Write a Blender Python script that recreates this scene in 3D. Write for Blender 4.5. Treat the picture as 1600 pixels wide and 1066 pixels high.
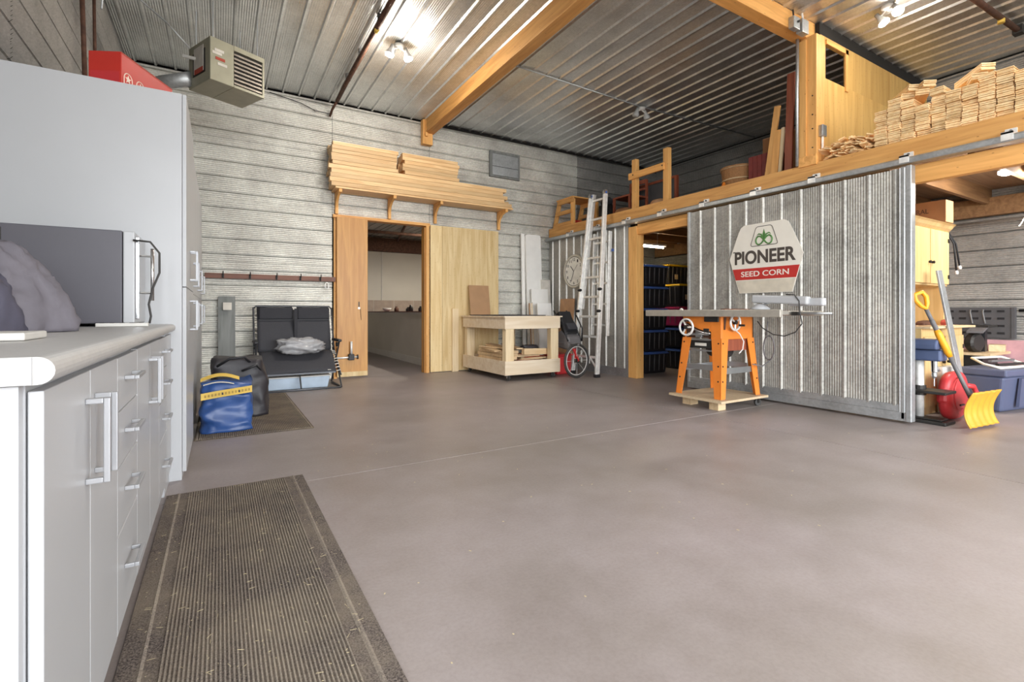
import bpy, math, random
from mathutils import Vector, Matrix, Euler, noise
random.seed(7)
S = bpy.context.scene
for o in list(bpy.data.objects): bpy.data.objects.remove(o)
COL = S.collection
# ---------------------------------------------------------------- camera, sky, exposure
cam = bpy.data.cameras.new('camera'); camo = bpy.data.objects.new('camera', cam); COL.objects.link(camo)
camo.location = (0, 0, 1.0); camo.rotation_euler = (math.pi/2, 0, -math.radians(30.95))
cam.sensor_fit = 'HORIZONTAL'; cam.sensor_width = 36; cam.lens = 762/1600*36
cam.shift_y = -45/1600; cam.clip_start = .02; cam.clip_end = 200
S.camera = camo
W = bpy.data.worlds.new('sky'); S.world = W; W.use_nodes = True
bg = W.node_tree.nodes['Background']; bg.inputs[0].default_value = (.93, .965, 1, 1); bg.inputs[1].default_value = 3.8
vs = S.view_settings; vs.view_transform = 'Standard'; vs.look = 'None'; vs.gamma = 1; vs.use_curve_mapping = False
vs.exposure = 1.54
S.cycles.max_bounces = 8; S.cycles.diffuse_bounces = 6; S.cycles.glossy_bounces = 4; S.cycles.transmission_bounces = 6
S.cycles.caustics_reflective = False; S.cycles.caustics_refractive = False
S.cycles.sample_clamp_indirect = 6
XL_ = -1.01
def portal(loc, rot, sx, sy):
    l = bpy.data.lights.new('daylight_portal', 'AREA'); l.shape = 'RECTANGLE'; l.size = sx; l.size_y = sy
    l.cycles.is_portal = True
    o = bpy.data.objects.new('daylight_portal', l); COL.objects.link(o); o.location = loc; o.rotation_euler = rot
portal((XL_-.06, -2.0, 1.85), (math.pi/2, 0, -math.pi/2), 3.2, 3.5)     # unseen opening in the left wall, added for light from that side
portal((3.6, -3.9, 1.85), (math.pi/2, 0, 0), 8.2, 3.7)     # the wide open overhead doorway behind the camera
# ---------------------------------------------------------------- room sizes
XL, XR, YF, YB, ZC = -1.01, 8.3, -4.0, 7.65, 4.15
XP, ZL = 5.4, 2.58           # storage partition, loft floor
# ---------------------------------------------------------------- materials
MATS = {}
def nodes(name):
    m = bpy.data.materials.new(name); m.use_nodes = True; MATS[name] = m
    nt = m.node_tree; return m, nt, nt.nodes['Principled BSDF'], nt.nodes.new, nt.links.new
def c4(c): return (c[0], c[1], c[2], 1)
def hexc(h):
    h = h.lstrip('#'); r = []
    for i in (0, 2, 4):
        x = int(h[i:i+2], 16)/255; r.append(x/12.92 if x <= .04045 else ((x+.055)/1.055)**2.4)
    return tuple(r)
def plain(name, col, rough=.6, metal=0, var=.12, scale=8, bump=0, emit=0, alpha=1, trans=0, rnd=0, coat=0):
    m, nt, b, N, L = nodes(name)
    if isinstance(col, str): col = hexc(col)
    b.inputs['Roughness'].default_value = rough; b.inputs['Metallic'].default_value = metal
    tc = N('ShaderNodeTexCoord'); n = N('ShaderNodeTexNoise'); n.inputs['Scale'].default_value = scale; n.inputs['Detail'].default_value = 5
    L(tc.outputs['Object'], n.inputs['Vector'])
    r = N('ShaderNodeValToRGB'); r.color_ramp.elements[0].position = .3; r.color_ramp.elements[1].position = .7
    r.color_ramp.elements[0].color = c4([x*(1-var) for x in col]); r.color_ramp.elements[1].color = c4([min(1, x*(1+var)) for x in col])
    L(n.outputs['Fac'], r.inputs['Fac']); out = r.outputs['Color']
    if rnd:
        oi = N('ShaderNodeObjectInfo'); mr = N('ShaderNodeMapRange'); mr.inputs[3].default_value = 1-rnd; mr.inputs[4].default_value = 1+rnd
        L(oi.outputs['Random'], mr.inputs[0]); h = N('ShaderNodeHueSaturation'); L(mr.outputs[0], h.inputs['Value']); L(out, h.inputs['Color']); out = h.outputs['Color']
    L(out, b.inputs['Base Color'])
    if bump:
        bp = N('ShaderNodeBump'); bp.inputs['Strength'].default_value = bump; bp.inputs['Distance'].default_value = .02
        L(n.outputs['Fac'], bp.inputs['Height']); L(bp.outputs[0], b.inputs['Normal'])
    if emit:
        b.inputs['Emission Color'].default_value = c4(col); b.inputs['Emission Strength'].default_value = emit
    b.inputs['Alpha'].default_value = alpha; b.inputs['Transmission Weight'].default_value = trans
    b.inputs['Coat Weight'].default_value = coat
    return m
def wood(name, c1, c2, axis='x', scale=1.0, rough=.55, rnd=.12, knots=True, flat=None):
    m, nt, b, N, L = nodes(name); c1, c2 = hexc(c1), hexc(c2)
    b.inputs['Roughness'].default_value = rough
    tc = N('ShaderNodeTexCoord'); mp = N('ShaderNodeMapping'); s = [14*scale]*3; s['xyz'.index(axis)] = 1.1*scale; mp.inputs['Scale'].default_value = s
    oi = N('ShaderNodeObjectInfo'); va = N('ShaderNodeVectorMath'); va.operation = 'ADD'; vm = N('ShaderNodeVectorMath'); vm.operation = 'SCALE'; vm.inputs[0].default_value = (7, 11, 5)
    L(oi.outputs['Random'], vm.inputs['Scale']); L(tc.outputs['Object'], va.inputs[0]); L(vm.outputs[0], va.inputs[1]); L(va.outputs[0], mp.inputs['Vector'])
    n = N('ShaderNodeTexNoise'); n.inputs['Scale'].default_value = 1.6; n.inputs['Detail'].default_value = 7; n.inputs['Distortion'].default_value = .7
    L(mp.outputs[0], n.inputs['Vector'])
    r = N('ShaderNodeValToRGB'); e = r.color_ramp.elements; e[0].position = .3; e[1].position = .68; e[0].color = c4(c2); e[1].color = c4(c1)
    L(n.outputs['Fac'], r.inputs['Fac']); out = r.outputs['Color']
    if knots:
        v = N('ShaderNodeTexVoronoi'); mp2 = N('ShaderNodeMapping'); s2 = [4.0 if not flat else 2.6]*3; s2['xyz'.index(axis)] = 1.9 if not flat else 1.5
        if flat: s2['xyz'.index(flat)] = 0
        mp2.inputs["Scale"].default_value = s2
        L(va.outputs[0], mp2.inputs['Vector']); L(mp2.outputs[0], v.inputs['Vector'])
        if flat:
            sx_ = N('ShaderNodeSeparateXYZ'); cx_ = N('ShaderNodeCombineXYZ'); L(mp2.outputs[0], sx_.inputs[0]); L(sx_.outputs['X'], cx_.inputs['X']); L(sx_.outputs['Z'], cx_.inputs['Y']); v.voronoi_dimensions = '2D'; L(cx_.outputs[0], v.inputs['Vector'])
        r2 = N('ShaderNodeValToRGB'); r2.color_ramp.elements[0].position = .035 if not flat else .02; r2.color_ramp.elements[1].position = .11 if not flat else .05
        r2.color_ramp.elements[0].color = (.35, .22, .13, 1); r2.color_ramp.elements[1].color = (1, 1, 1, 1)
        L(v.outputs['Distance'], r2.inputs['Fac']); mx = N('ShaderNodeMixRGB'); mx.blend_type = 'MULTIPLY'; mx.inputs[0].default_value = .8
        L(out, mx.inputs[1]); L(r2.outputs['Color'], mx.inputs[2]); out = mx.outputs[0]
    mr = N('ShaderNodeMapRange'); mr.inputs[3].default_value = 1-rnd; mr.inputs[4].default_value = 1+rnd; L(oi.outputs['Random'], mr.inputs[0])
    h = N('ShaderNodeHueSaturation'); L(mr.outputs[0], h.inputs['Value']); L(out, h.inputs['Color']); L(h.outputs['Color'], b.inputs['Base Color'])
    bp = N('ShaderNodeBump'); bp.inputs['Strength'].default_value = .15; bp.inputs['Distance'].default_value = .004
    L(n.outputs['Fac'], bp.inputs['Height']); L(bp.outputs[0], b.inputs['Normal'])
    return m
def galv(name, col, rough=.42, metal=.75, var=.25, rnd=.06):
    m, nt, b, N, L = nodes(name); col = hexc(col)
    b.inputs['Metallic'].default_value = metal
    tc = N('ShaderNodeTexCoord'); n = N('ShaderNodeTexNoise'); n.inputs['Scale'].default_value = 2.2; n.inputs['Detail'].default_value = 9; n.inputs['Roughness'].default_value = .72
    L(tc.outputs['Object'], n.inputs['Vector'])
    v = N('ShaderNodeTexVoronoi'); v.inputs['Scale'].default_value = 55; L(tc.outputs['Object'], v.inputs['Vector'])
    add = N('ShaderNodeMath'); add.operation = 'MULTIPLY_ADD'; add.inputs[1].default_value = .22; L(v.outputs['Color'], add.inputs[0]); L(n.outputs['Fac'], add.inputs[2])
    r = N('ShaderNodeValToRGB'); e = r.color_ramp.elements; e[0].position = .4; e[1].position = .85
    e[0].color = c4([x*(1-var) for x in col]); e[1].color = c4([min(1, x*(1+var)) for x in col]); L(add.outputs[0], r.inputs['Fac'])
    oi = N('ShaderNodeObjectInfo'); mr = N('ShaderNodeMapRange'); mr.inputs[3].default_value = 1-rnd; mr.inputs[4].default_value = 1+rnd; L(oi.outputs['Random'], mr.inputs[0])
    h = N('ShaderNodeHueSaturation'); L(mr.outputs[0], h.inputs['Value']); L(r.outputs['Color'], h.inputs['Color']); L(h.outputs['Color'], b.inputs['Base Color'])
    r3 = N('ShaderNodeMapRange'); r3.inputs[3].default_value = rough-.1; r3.inputs[4].default_value = rough+.15; L(n.outputs['Fac'], r3.inputs[0]); L(r3.outputs[0], b.inputs['Roughness'])
    return m
def concrete(name):
    m, nt, b, N, L = nodes(name)
    tc = N('ShaderNodeTexCoord')
    def nz(sc, det, ro=.6):
        n = N('ShaderNodeTexNoise'); n.inputs['Scale'].default_value = sc; n.inputs['Detail'].default_value = det; n.inputs['Roughness'].default_value = ro
        L(tc.outputs['Object'], n.inputs['Vector']); return n.outputs['Fac']
    big, mid, fine = nz(.55, 4), nz(2.6, 8, .7), nz(70, 3)
    r = N('ShaderNodeValToRGB'); e = r.color_ramp.elements; e[0].position = .32; e[1].position = .7
    e[0].color = c4(hexc('#8f8680')); e[1].color = c4(hexc('#a69c9d')); L(big, r.inputs['Fac'])
    r2 = N('ShaderNodeValToRGB'); e = r2.color_ramp.elements; e[0].position = .3; e[1].position = .62; e[0].color = (.76, .74, .71, 1); e[1].color = (1, 1, 1, 1); L(mid, r2.inputs['Fac'])
    mx = N('ShaderNodeMixRGB'); mx.blend_type = 'MULTIPLY'; mx.inputs[0].default_value = .8; L(r.outputs['Color'], mx.inputs[1]); L(r2.outputs['Color'], mx.inputs[2])
    r3 = N('ShaderNodeValToRGB'); e = r3.color_ramp.elements; e[0].position = .3; e[1].position = .6; e[0].color = (.86, .85, .84, 1); e[1].color = (1, 1, 1, 1); L(fine, r3.inputs['Fac'])
    mx2 = N('ShaderNodeMixRGB'); mx2.blend_type = 'MULTIPLY'; mx2.inputs[0].default_value = .7; L(mx.outputs[0], mx2.inputs[1]); L(r3.outputs['Color'], mx2.inputs[2])
    L(mx2.outputs[0], b.inputs['Base Color'])
    ro = N('ShaderNodeMapRange'); ro.inputs[3].default_value = .32; ro.inputs[4].default_value = .55; L(mid, ro.inputs[0]); L(ro.outputs[0], b.inputs['Roughness'])
    bp = N('ShaderNodeBump'); bp.inputs['Strength'].default_value = .12; bp.inputs['Distance'].default_value = .003; L(fine, bp.inputs['Height']); L(bp.outputs[0], b.inputs['Normal'])
    return m
def carpet(name, c1, c2, dust):
    m, nt, b, N, L = nodes(name); b.inputs['Roughness'].default_value = .95; b.inputs['Specular IOR Level'].default_value = .1
    tc = N('ShaderNodeTexCoord')
    def nz(sc, det, ro=.65):
        n = N('ShaderNodeTexNoise'); n.inputs['Scale'].default_value = sc; n.inputs['Detail'].default_value = det; n.inputs['Roughness'].default_value = ro
        L(tc.outputs['Object'], n.inputs['Vector']); return n.outputs['Fac']
    f, g = nz(170, 4), nz(2.4, 5)
    r = N('ShaderNodeValToRGB'); e = r.color_ramp.elements; e[0].position = .35; e[1].position = .65; e[0].color = c4(hexc(c1)); e[1].color = c4(hexc(c2)); L(f, r.inputs['Fac'])
    r2 = N('ShaderNodeValToRGB'); e = r2.color_ramp.elements; e[0].position = .42; e[1].position = .66; e[0].color = (0, 0, 0, 1); e[1].color = (.8, .8, .8, 1); L(g, r2.inputs['Fac'])
    mx = N('ShaderNodeMixRGB'); L(r2.outputs['Color'], mx.inputs[0]); L(r.outputs['Color'], mx.inputs[1]); mx.inputs[2].default_value = c4(hexc(dust)); L(mx.outputs[0], b.inputs['Base Color'])
    bp = N('ShaderNodeBump'); bp.inputs['Strength'].default_value = .8; bp.inputs['Distance'].default_value = .006; L(f, bp.inputs['Height']); L(bp.outputs[0], b.inputs['Normal'])
    return m
M = dict(
 floor=concrete('concrete'), joint=plain('floor_joint', '#c9c2b6', .9),
 sheet=galv('galvanised_sheet', '#b3b0a9', .38, .55), sheetw=galv('galvanised_wall', '#eeebe4', .42, .5, .2), sheetd=galv('galvanised_old', '#b4b2ae', .48, .45), sheetc=galv('galvanised_ceiling', '#d6d7d6', .3, .85, .2),
 doorsheet=galv('galvanised_door', '#a5a29b', .42, .5, .4), galvtrim=galv('galvanised_trim', '#b4b7b8', .4, .7), steel=plain('steel', '#b9bcbe', .32, .9, .08),
 alu=plain('aluminium', '#efeeea', .38, .35, .12, 20), handle=plain('satin_handle', '#a9aaad', .35, .3, .04), chrome=plain('chrome', '#d8dadd', .15, 1, .04), darkmetal=plain('dark_metal', '#3c3a38', .5, .6), rust=plain('rusty_pipe', '#5d4032', .75, .3, .35, 20),
 black=plain('black_plastic', '#1d1d20', .5), blackgap=plain('dark_void', '#1a1714', .9), white=plain('white_laminate', '#b6b7b9', .35, 0, .02, 3), whitep=plain('white_paint', '#d3d0ca', .5, 0, .04), whiteb=plain('bright_white_board', '#efede8', .5, 0, .03), chip=plain('chipboard', '#c0ab8c', .7, 0, .1, 40), bandink=plain('band_print', '#a5863a', .6), counter=plain('worktop_laminate', '#bbb9b6', .4, 0, .05, 60),
 fridge=plain('charcoal_panel', '#55535a', .45, 0, .06, 3), cover=plain('grey_nylon', '#4b4957', .75, 0, .12, 12, .2), cover2=plain('grey_lining', '#68646b', .75, 0, .1, 12, .2),
 red=plain('red_card', '#c33328', .5, 0, .06), redp=plain('red_plastic', '#c4373a', .4, 0, .1), cream=plain('cream_print', '#f0dccb', .6),
 heater=plain('heater_enamel', '#a8a48e', .5, .1, .08), heaterin=plain('heater_louvre', '#a59b8e', .45, .5), label=plain('paper_label', '#d9d3c8', .7), labelr=plain('red_print', '#b14a38', .7), ink=plain('ink', '#30292a', .6),
 timber=wood('timber_fir', '#f0b66c', '#d19450', 'x'), timbery=wood('timber_fir_y', '#f0b66c', '#d19450', 'y'), timberz=wood('timber_fir_z', '#f0b970', '#d69c57', 'z'),
 ply=wood('plywood', '#e6cf9f', '#d0b078', 'z', .7, flat='y'), plyd=wood('plywood_divider', '#d8b06a', '#c0934e', 'z', .7, flat='y'), plybench=wood('plywood_bench', '#ecdcc4', '#dcc6a6', 'x', .6, .6, .05, False), doorwood=wood('lauan_door', '#d0994f', '#b87f3c', 'z', .9, .4, .03, False),
 trimwood=wood('trim_board', '#f0cc98', '#dcb07a', 'x', 1.2, .5, .16, False), pale=wood('pale_pine', '#e6cda6', '#d0b085', 'x', 1, .6, .15, False), palez=wood('pale_pine_z', '#ead6b2', '#d8bf95', 'z', 1, .6, .12, False), block=wood('cedar_shim', '#fde2b2', '#eabf84', 'x', 1.2, .7, .12, False),
 redwood=wood('red_board', '#a2583c', '#7c3b27', 'z', 1, .5, .1, False), brownrail=wood('brown_rail', '#7a4a33', '#5f3825', 'x', 1, .5, .05, False), joist=wood('joist', '#9a7650', '#7a5a3c', 'x', 1, .7), osb=wood('loft_underside', '#a98a6a', '#8d6e52', 'x', .6, .8, .1),
 mdf=plain('hardboard', '#a9835e', .6, 0, .06), card=plain('cardboard', '#9a6b45', .8, 0, .08), tan=plain('tan_board', '#b98e68', .6),
 mat=carpet('ribbed_mat', '#3b3534', '#8b8078', '#8f8374'), matd=carpet('dark_mat', '#2f2b29', '#776b60', '#7d6f5c'), matrib=carpet('mat_rib', '#6b625b', '#a0958a', '#a89c8b'), straw=plain('straw', '#cdbd98', .8),
 bluebag=plain('blue_tarpaulin', '#2c4d86', .38, 0, .15, 6, .1), yellow=plain('yellow_web', '#d8b552', .6), blackbag=plain('black_nylon', '#2a272b', .5, 0, .2, 10, .2),
 fabric=plain('charcoal_textilene', '#35353a', .75, 0, .15, 120), pad=plain('charcoal_pad', '#2f2f34', .8, 0, .1, 60), frame=plain('grey_tube', '#54565a', .4, .6), film=plain('plastic_film', '#b9b9bb', .2, 0, .15, 10, .3, alpha=.72), bluebin=plain('pale_blue_plastic', '#aebfd0', .4), greyboard=wood('grey_board', '#8b8d8a', '#737572', 'z', .8, .7, .05, False),
 orange=plain('orange_enamel', '#e0802f', .4, 0, .05), sawtop=plain('cast_table', '#b9b3a8', .4, .5, .1, 20), signw=plain('sign_cream', '#ebe5d9', .45, 0, .03), signr=plain('sign_red', '#c0322c', .45, 0, .04), signg=plain('sign_green', '#4f7f3f', .5), signk=plain('sign_brown', '#4a423c', .5), signl=plain('sign_lower', '#d6ccba', .45),
 toteblk=plain('black_tote', '#201f22', .35), lidblue=plain('blue_lid', '#4a69ae', .4), lidyel=plain('yellow_lid', '#d8b21e', .4), pink=plain('pink_tote', '#b32f60', .4), pinkfoam=plain('pink_foam', '#c79a9f', .8), totegrey=plain('slate_tote', '#535a74', .45, 0, .05), presblue=plain('press_blue', '#4d5a7a', .45, .1),
 shovel=plain('yellow_blade', '#cf9a30', .45, 0, .06), grip=plain('yellow_grip', '#f0a51e', .45), hutch=wood('cream_pine', '#d8b982', '#c8a66c', 'z', .8, .5, .04, False), rack=plain('grey_rack', '#4f4e50', .6), clockf=plain('clock_face', '#f4f0e6', .5), clockr=plain('clock_rim', '#d3ccbb', .4), backwall=plain('back_room_paint', '#cdc8be', .7, 0, .04, 2), tile=plain('tile_band', '#a9998c', .5), maroon=plain('maroon_top', '#6b3a34', .5),
 glow=plain('lit_lamp', (1, .93, .82), .5, emit=60), tubeglow=plain('lit_tube', (1, .86, .6), .5, emit=30), lampoff=plain('unlit_lens', '#b9b9b6', .2), grass=plain('gravel', '#8e887c', .9, 0, .2, 20), basket=plain('basket', '#a3764c', .8, 0, .2, 60, .4), maroonbox=plain('maroon_crate', '#7e2f2a', .6, 0, .15, 20), seatgrey=plain('grey_plastic', '#6b6869', .5), rubber=plain('rubber', '#3a3836', .7), bolt=plain('bolt', '#2a2622', .5, .5),
)
# ---------------------------------------------------------------- mesh building
class MB:
    def __init__(s): s.v = []; s.f = []
    def add(s, vs_, fs):
        k = len(s.v); s.v += [tuple(v) for v in vs_]; s.f += [tuple(i+k for i in f) for f in fs]; return s
    def box(s, x0, y0, z0, x1, y1, z1):
        return s.add([(x0,y0,z0),(x1,y0,z0),(x1,y1,z0),(x0,y1,z0),(x0,y0,z1),(x1,y0,z1),(x1,y1,z1),(x0,y1,z1)],
                     [(0,3,2,1),(4,5,6,7),(0,1,5,4),(1,2,6,5),(2,3,7,6),(3,0,4,7)])
    def obox(s, c, size, rot=(0,0,0)):
        R = Euler(rot).to_matrix(); c = Vector(c); h = Vector(size)/2; vs_ = []
        for z in (-1,1):
            for x, y in ((-1,-1),(1,-1),(1,1),(-1,1)): vs_.append(c+R@Vector((x*h.x, y*h.y, z*h.z)))
        return s.add(vs_, [(0,3,2,1),(4,5,6,7),(0,1,5,4),(1,2,6,5),(2,3,7,6),(3,0,4,7)])
    def bar(s, p0, p1, w, h, up=(0,0,1)):
        p0, p1 = Vector(p0), Vector(p1); d = (p1-p0).normalized(); u = Vector(up)
        a = d.cross(u)
        if a.length < 1e-4: a = d.cross(Vector((0,1,0)))
        a.normalize(); b = a.cross(d); vs_ = []
        for p in (p0, p1):
            for i, j in ((-1,-1),(1,-1),(1,1),(-1,1)): vs_.append(p+a*i*w/2+b*j*h/2)
        return s.add(vs_, [(0,3,2,1),(4,5,6,7),(0,1,5,4),(1,2,6,5),(2,3,7,6),(3,0,4,7)])
    def tube(s, pts, r, n=8, closed=False):
        pts = [Vector(p) for p in pts]; N = len(pts); rings = []; prev = None
        for i, p in enumerate(pts):
            if closed: d = pts[(i+1) % N]-pts[i-1]
            else: d = pts[min(i+1, N-1)]-pts[max(i-1, 0)]
            d.normalize()
            if prev is None:
                a = d.cross(Vector((0,0,1)))
                if a.length < .05: a = d.cross(Vector((0,1,0)))
            else: a = prev-d*prev.dot(d)
            a.normalize(); prev = a; b = d.cross(a); rr = r[i] if isinstance(r, (list, tuple)) else r
            rings.append([p+(a*math.cos(t)+b*math.sin(t))*rr for t in [2*math.pi*k/n for k in range(n)]])
        vs_ = [q for ring in rings for q in ring]; fs = []
        for i in range(N if closed else N-1):
            j = (i+1) % N
            for k in range(n): fs.append((i*n+k, i*n+(k+1) % n, j*n+(k+1) % n, j*n+k))
        if not closed: fs += [tuple(range(n-1, -1, -1)), tuple((N-1)*n+k for k in range(n))]
        return s.add(vs_, fs)
    def lathe(s, prof, c, n=24, axis=(0,0,1)):
        q = Vector((0,0,1)).rotation_difference(Vector(axis)); c = Vector(c); vs_ = []; fs = []
        for r, z in prof:
            for k in range(n): t = 2*math.pi*k/n; vs_.append(c+q@Vector((r*math.cos(t), r*math.sin(t), z)))
        for i in range(len(prof)-1):
            for k in range(n): fs.append((i*n+k, i*n+(k+1) % n, (i+1)*n+(k+1) % n, (i+1)*n+k))
        fs += [tuple(range(n-1, -1, -1)), tuple((len(prof)-1)*n+k for k in range(n))]
        return s.add(vs_, fs)
    def prism(s, poly, a, b, axis='x'):
        n = len(poly)
        def P(u, v, t): return (t, u, v) if axis == 'x' else (u, t, v) if axis == 'y' else (u, v, t)
        vs_ = [P(u, v, a) for u, v in poly]+[P(u, v, b) for u, v in poly]
        return s.add(vs_, [tuple(range(n-1, -1, -1)), tuple(range(n, 2*n))]+[(i, (i+1) % n, n+(i+1) % n, n+i) for i in range(n)])
    def loft(s, rings, cap=True):
        n = len(rings[0]); vs_ = [q for r in rings for q in r]; fs = []
        for i in range(len(rings)-1):
            for k in range(n): fs.append((i*n+k, i*n+(k+1) % n, (i+1)*n+(k+1) % n, (i+1)*n+k))
        if cap: fs += [tuple(range(n-1, -1, -1)), tuple((len(rings)-1)*n+k for k in range(n))]
        return s.add(vs_, fs)
    def grid(s, fn, nu, nv, thick=0):
        vs_ = [fn(i/nu, j/nv) for j in range(nv+1) for i in range(nu+1)]; fs = []
        for j in range(nv):
            for i in range(nu): a = j*(nu+1)+i; fs.append((a, a+1, a+nu+2, a+nu+1))
        return s.add(vs_, fs)
    def build(s, name, mat, parent=None, smooth=False, bev=0, seg=2, solid=0, sub=0, label=None):
        off = Vector((0,0,0)); p = parent
        while p is not None: off += p.location; p = p.parent
        me = bpy.data.meshes.new(name); me.from_pydata([tuple(Vector(v)-off) for v in s.v], [], s.f); me.validate(); me.update()
        import bmesh
        bm = bmesh.new(); bm.from_mesh(me); bmesh.ops.recalc_face_normals(bm, faces=bm.faces); bm.to_mesh(me); bm.free()
        me.materials.append(M[mat] if isinstance(mat, str) else mat)
        if smooth:
            for q in me.polygons: q.use_smooth = True
        o = bpy.data.objects.new(name, me); COL.objects.link(o); o.parent = parent
        if solid:
            md = o.modifiers.new('thick', 'SOLIDIFY'); md.thickness = solid; md.offset = 0
        if bev:
            md = o.modifiers.new('bevel', 'BEVEL'); md.width = bev; md.segments = seg; md.limit_method = 'ANGLE'; md.angle_limit = math.radians(40)
        if sub:
            md = o.modifiers.new('sub', 'SUBSURF'); md.levels = sub; md.render_levels = sub
        if label: o['label'] = label
        return o
def thing(name, label, cat, loc=(0,0,0), group=None):
    o = bpy.data.objects.new(name, None); COL.objects.link(o); o.location = loc; o.empty_display_size = .1
    return tag(o, label, cat, group)
def tag(o, label, cat, group=None, kind=None):
    o['label'] = label; o['category'] = cat
    if group: o['group'] = group
    if kind: o['kind'] = kind
    return o
def struct(o, label=None):
    o['kind'] = 'structure'
    if label: o['label'] = label
    return o
def sempty(name, label=None, loc=(0,0,0)):
    o = bpy.data.objects.new(name, None); COL.objects.link(o); o.location = loc; return struct(o, label)
def dup(root, loc=None, rot=None, label=None, group=None):
    def cp(o, par):
        c = o.copy(); COL.objects.link(c); c.parent = par
        for ch in list(o.children): cp(ch, c)
        return c
    r = cp(root, None)
    if loc is not None: r.location = loc
    if rot is not None: r.rotation_euler = rot
    if label: r['label'] = label
    if group: r['group'] = group
    return r
def inst(o, name, loc, rot=(0,0,0), parent=None, scale=None):
    c = bpy.data.objects.new(name, o.data); COL.objects.link(c); c.location = loc; c.rotation_euler = rot; c.parent = parent
    if scale: c.scale = scale
    return c
def B(x0, y0, z0, x1, y1, z1, name, mat, parent=None, bev=0, **k): return MB().box(x0,y0,z0,x1,y1,z1).build(name, mat, parent, bev=bev, **k)
def text(body, size, mtx, mat, parent, name, depth=.001, sx=1, bold=0, align='CENTER'):
    cu = bpy.data.curves.new('t', 'FONT'); cu.body = body; cu.size = size; cu.extrude = depth; cu.offset = bold; cu.align_x = align; cu.align_y = 'CENTER'
    t = bpy.data.objects.new('t', cu); COL.objects.link(t); bpy.context.view_layer.update()
    me = bpy.data.meshes.new_from_object(t.evaluated_get(bpy.context.evaluated_depsgraph_get())); bpy.data.objects.remove(t)
    off = Vector((0,0,0)); p = parent
    while p is not None: off += p.location; p = p.parent
    me.transform(Matrix.Translation(-off)@mtx@Matrix.Diagonal((sx, 1, 1, 1))); me.materials.clear(); me.materials.append(M[mat])
    o = bpy.data.objects.new(name, me); COL.objects.link(o); o.parent = parent; return o
# ribbed steel sheet: u along the ribs, v across; n = outward normal
def sheet(name, mat, org, U, Vv, Nn, ulen, vlen, parent, mod=.21, fine=7, rib=.02, amp=.0045, off=0.0, trim=None):
    org, U, Vv, Nn = map(Vector, (org, U, Vv, Nn)); prof = []
    k0 = math.floor(-off/mod)-1
    pts = []
    k = k0
    while k*mod+off < vlen:
        b = k*mod+off
        wb_ = .023 if rib > 0 else .011; pts += [(b-wb_, 0), (b-.009, rib), (b+.009, rib), (b+wb_, 0)] if rib > 0 else [(b-wb_, 0), (b, rib), (b+wb_, 0)]
        f0, f1 = b+wb_+.002, b+mod-wb_-.002; n = fine*4
        for i in range(n+1):
            t = i/n; pts.append((f0+(f1-f0)*t, amp*(1-math.cos(2*math.pi*fine*t))/2))
        k += 1
    prof = [(0, 0)]+[p for p in pts if .0005 < p[0] < vlen-.0005]+[(vlen, 0)]
    vs_ = []
    for v, h in prof:
        for u in (0, ulen): vs_.append(org+U*u+Vv*v+Nn*h)
    fs = [(2*i, 2*i+1, 2*i+3, 2*i+2) for i in range(len(prof)-1)]
    return MB().add(vs_, fs).build(name, mat, parent)
# ================================================================ SETTING
fl = B(XL-.1, YF-.2, -.16, XR+.1, 13.3, -.003, 'floor', 'joint'); struct(fl, 'lilac-grey concrete shop floor with pale joints')
xs = [(XL-.1, 4.015), (4.025, XR+.1)]; ys = [(YF-.2, 3.095), (3.105, YB-.05), (YB-.044, 13.3)]
for x0, x1 in xs:
    for y0, y1 in ys: B(x0, y0, -.004, x1, y1, 0, 'slab', 'floor', fl)
gr = B(-14, -24, -.3, 22, YF-.2, -.02, 'floor_outside', 'grass'); B(-14, YF-.2, -.3, XL-.13, 13, -.02, 'side_yard', 'grass', gr); struct(gr, 'gravel yard outside the open overhead doorway')
# ceiling
ce = B(XL-.1, YF-.1, ZC+.05, XR+.1, YB+.1, ZC+.12, 'ceiling', 'blackgap'); struct(ce, 'ribbed galvanised steel ceiling')
x = XL
while x < XR-.01:
    w = min(.84, XR-x)
    for y0, y1 in ((YF, .4), (.4, 4.25), (4.25, YB-.02)):
        sheet('ceiling_sheet', 'sheetc', (x, y0, ZC+.004*(int(y0) % 2)), (0,1,0), (1,0,0), (0,0,-1), y1-y0, w, ce, amp=.003, off=.105)
    x += w
# back wall
wb = B(XL-.1, YB+.045, 2.44, XR+.1, YB+.09, ZC+.05, 'wall_back', 'blackgap'); struct(wb, 'back wall clad in horizontal ribbed steel')
B(XL-.1, YB+.045, 0, 1.5, YB+.09, 2.44, 'backing', 'blackgap', wb); B(2.93, YB+.045, 0, XR+.1, YB+.09, 2.44, 'backing', 'blackgap', wb)
for x0, x1, mt in ((XL, 1.445, 'sheetw'), (1.45, 2.985, 'sheetw'), (2.99, 6.1, 'sheetw'), (6.105, XR, 'sheetd')):
    z = 0.0; k = 0
    while z < ZC-.02:
        h = min(.84, ZC-.02-z)
        z0 = z
        if x0 == 1.45: # above the doorway only
            if z+h < 2.47: z += h; continue
            z0 = max(z, 2.47)
        sheet('wall_sheet', mt, (x0, YB+.004*(k % 2), z0), (1,0,0), (0,0,1), (0,-1,0), x1-x0, z+h-z0, wb, off=(z-z0+.105) % .21, rib=-.04, amp=.0105)
        z += h; k += 1
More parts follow.
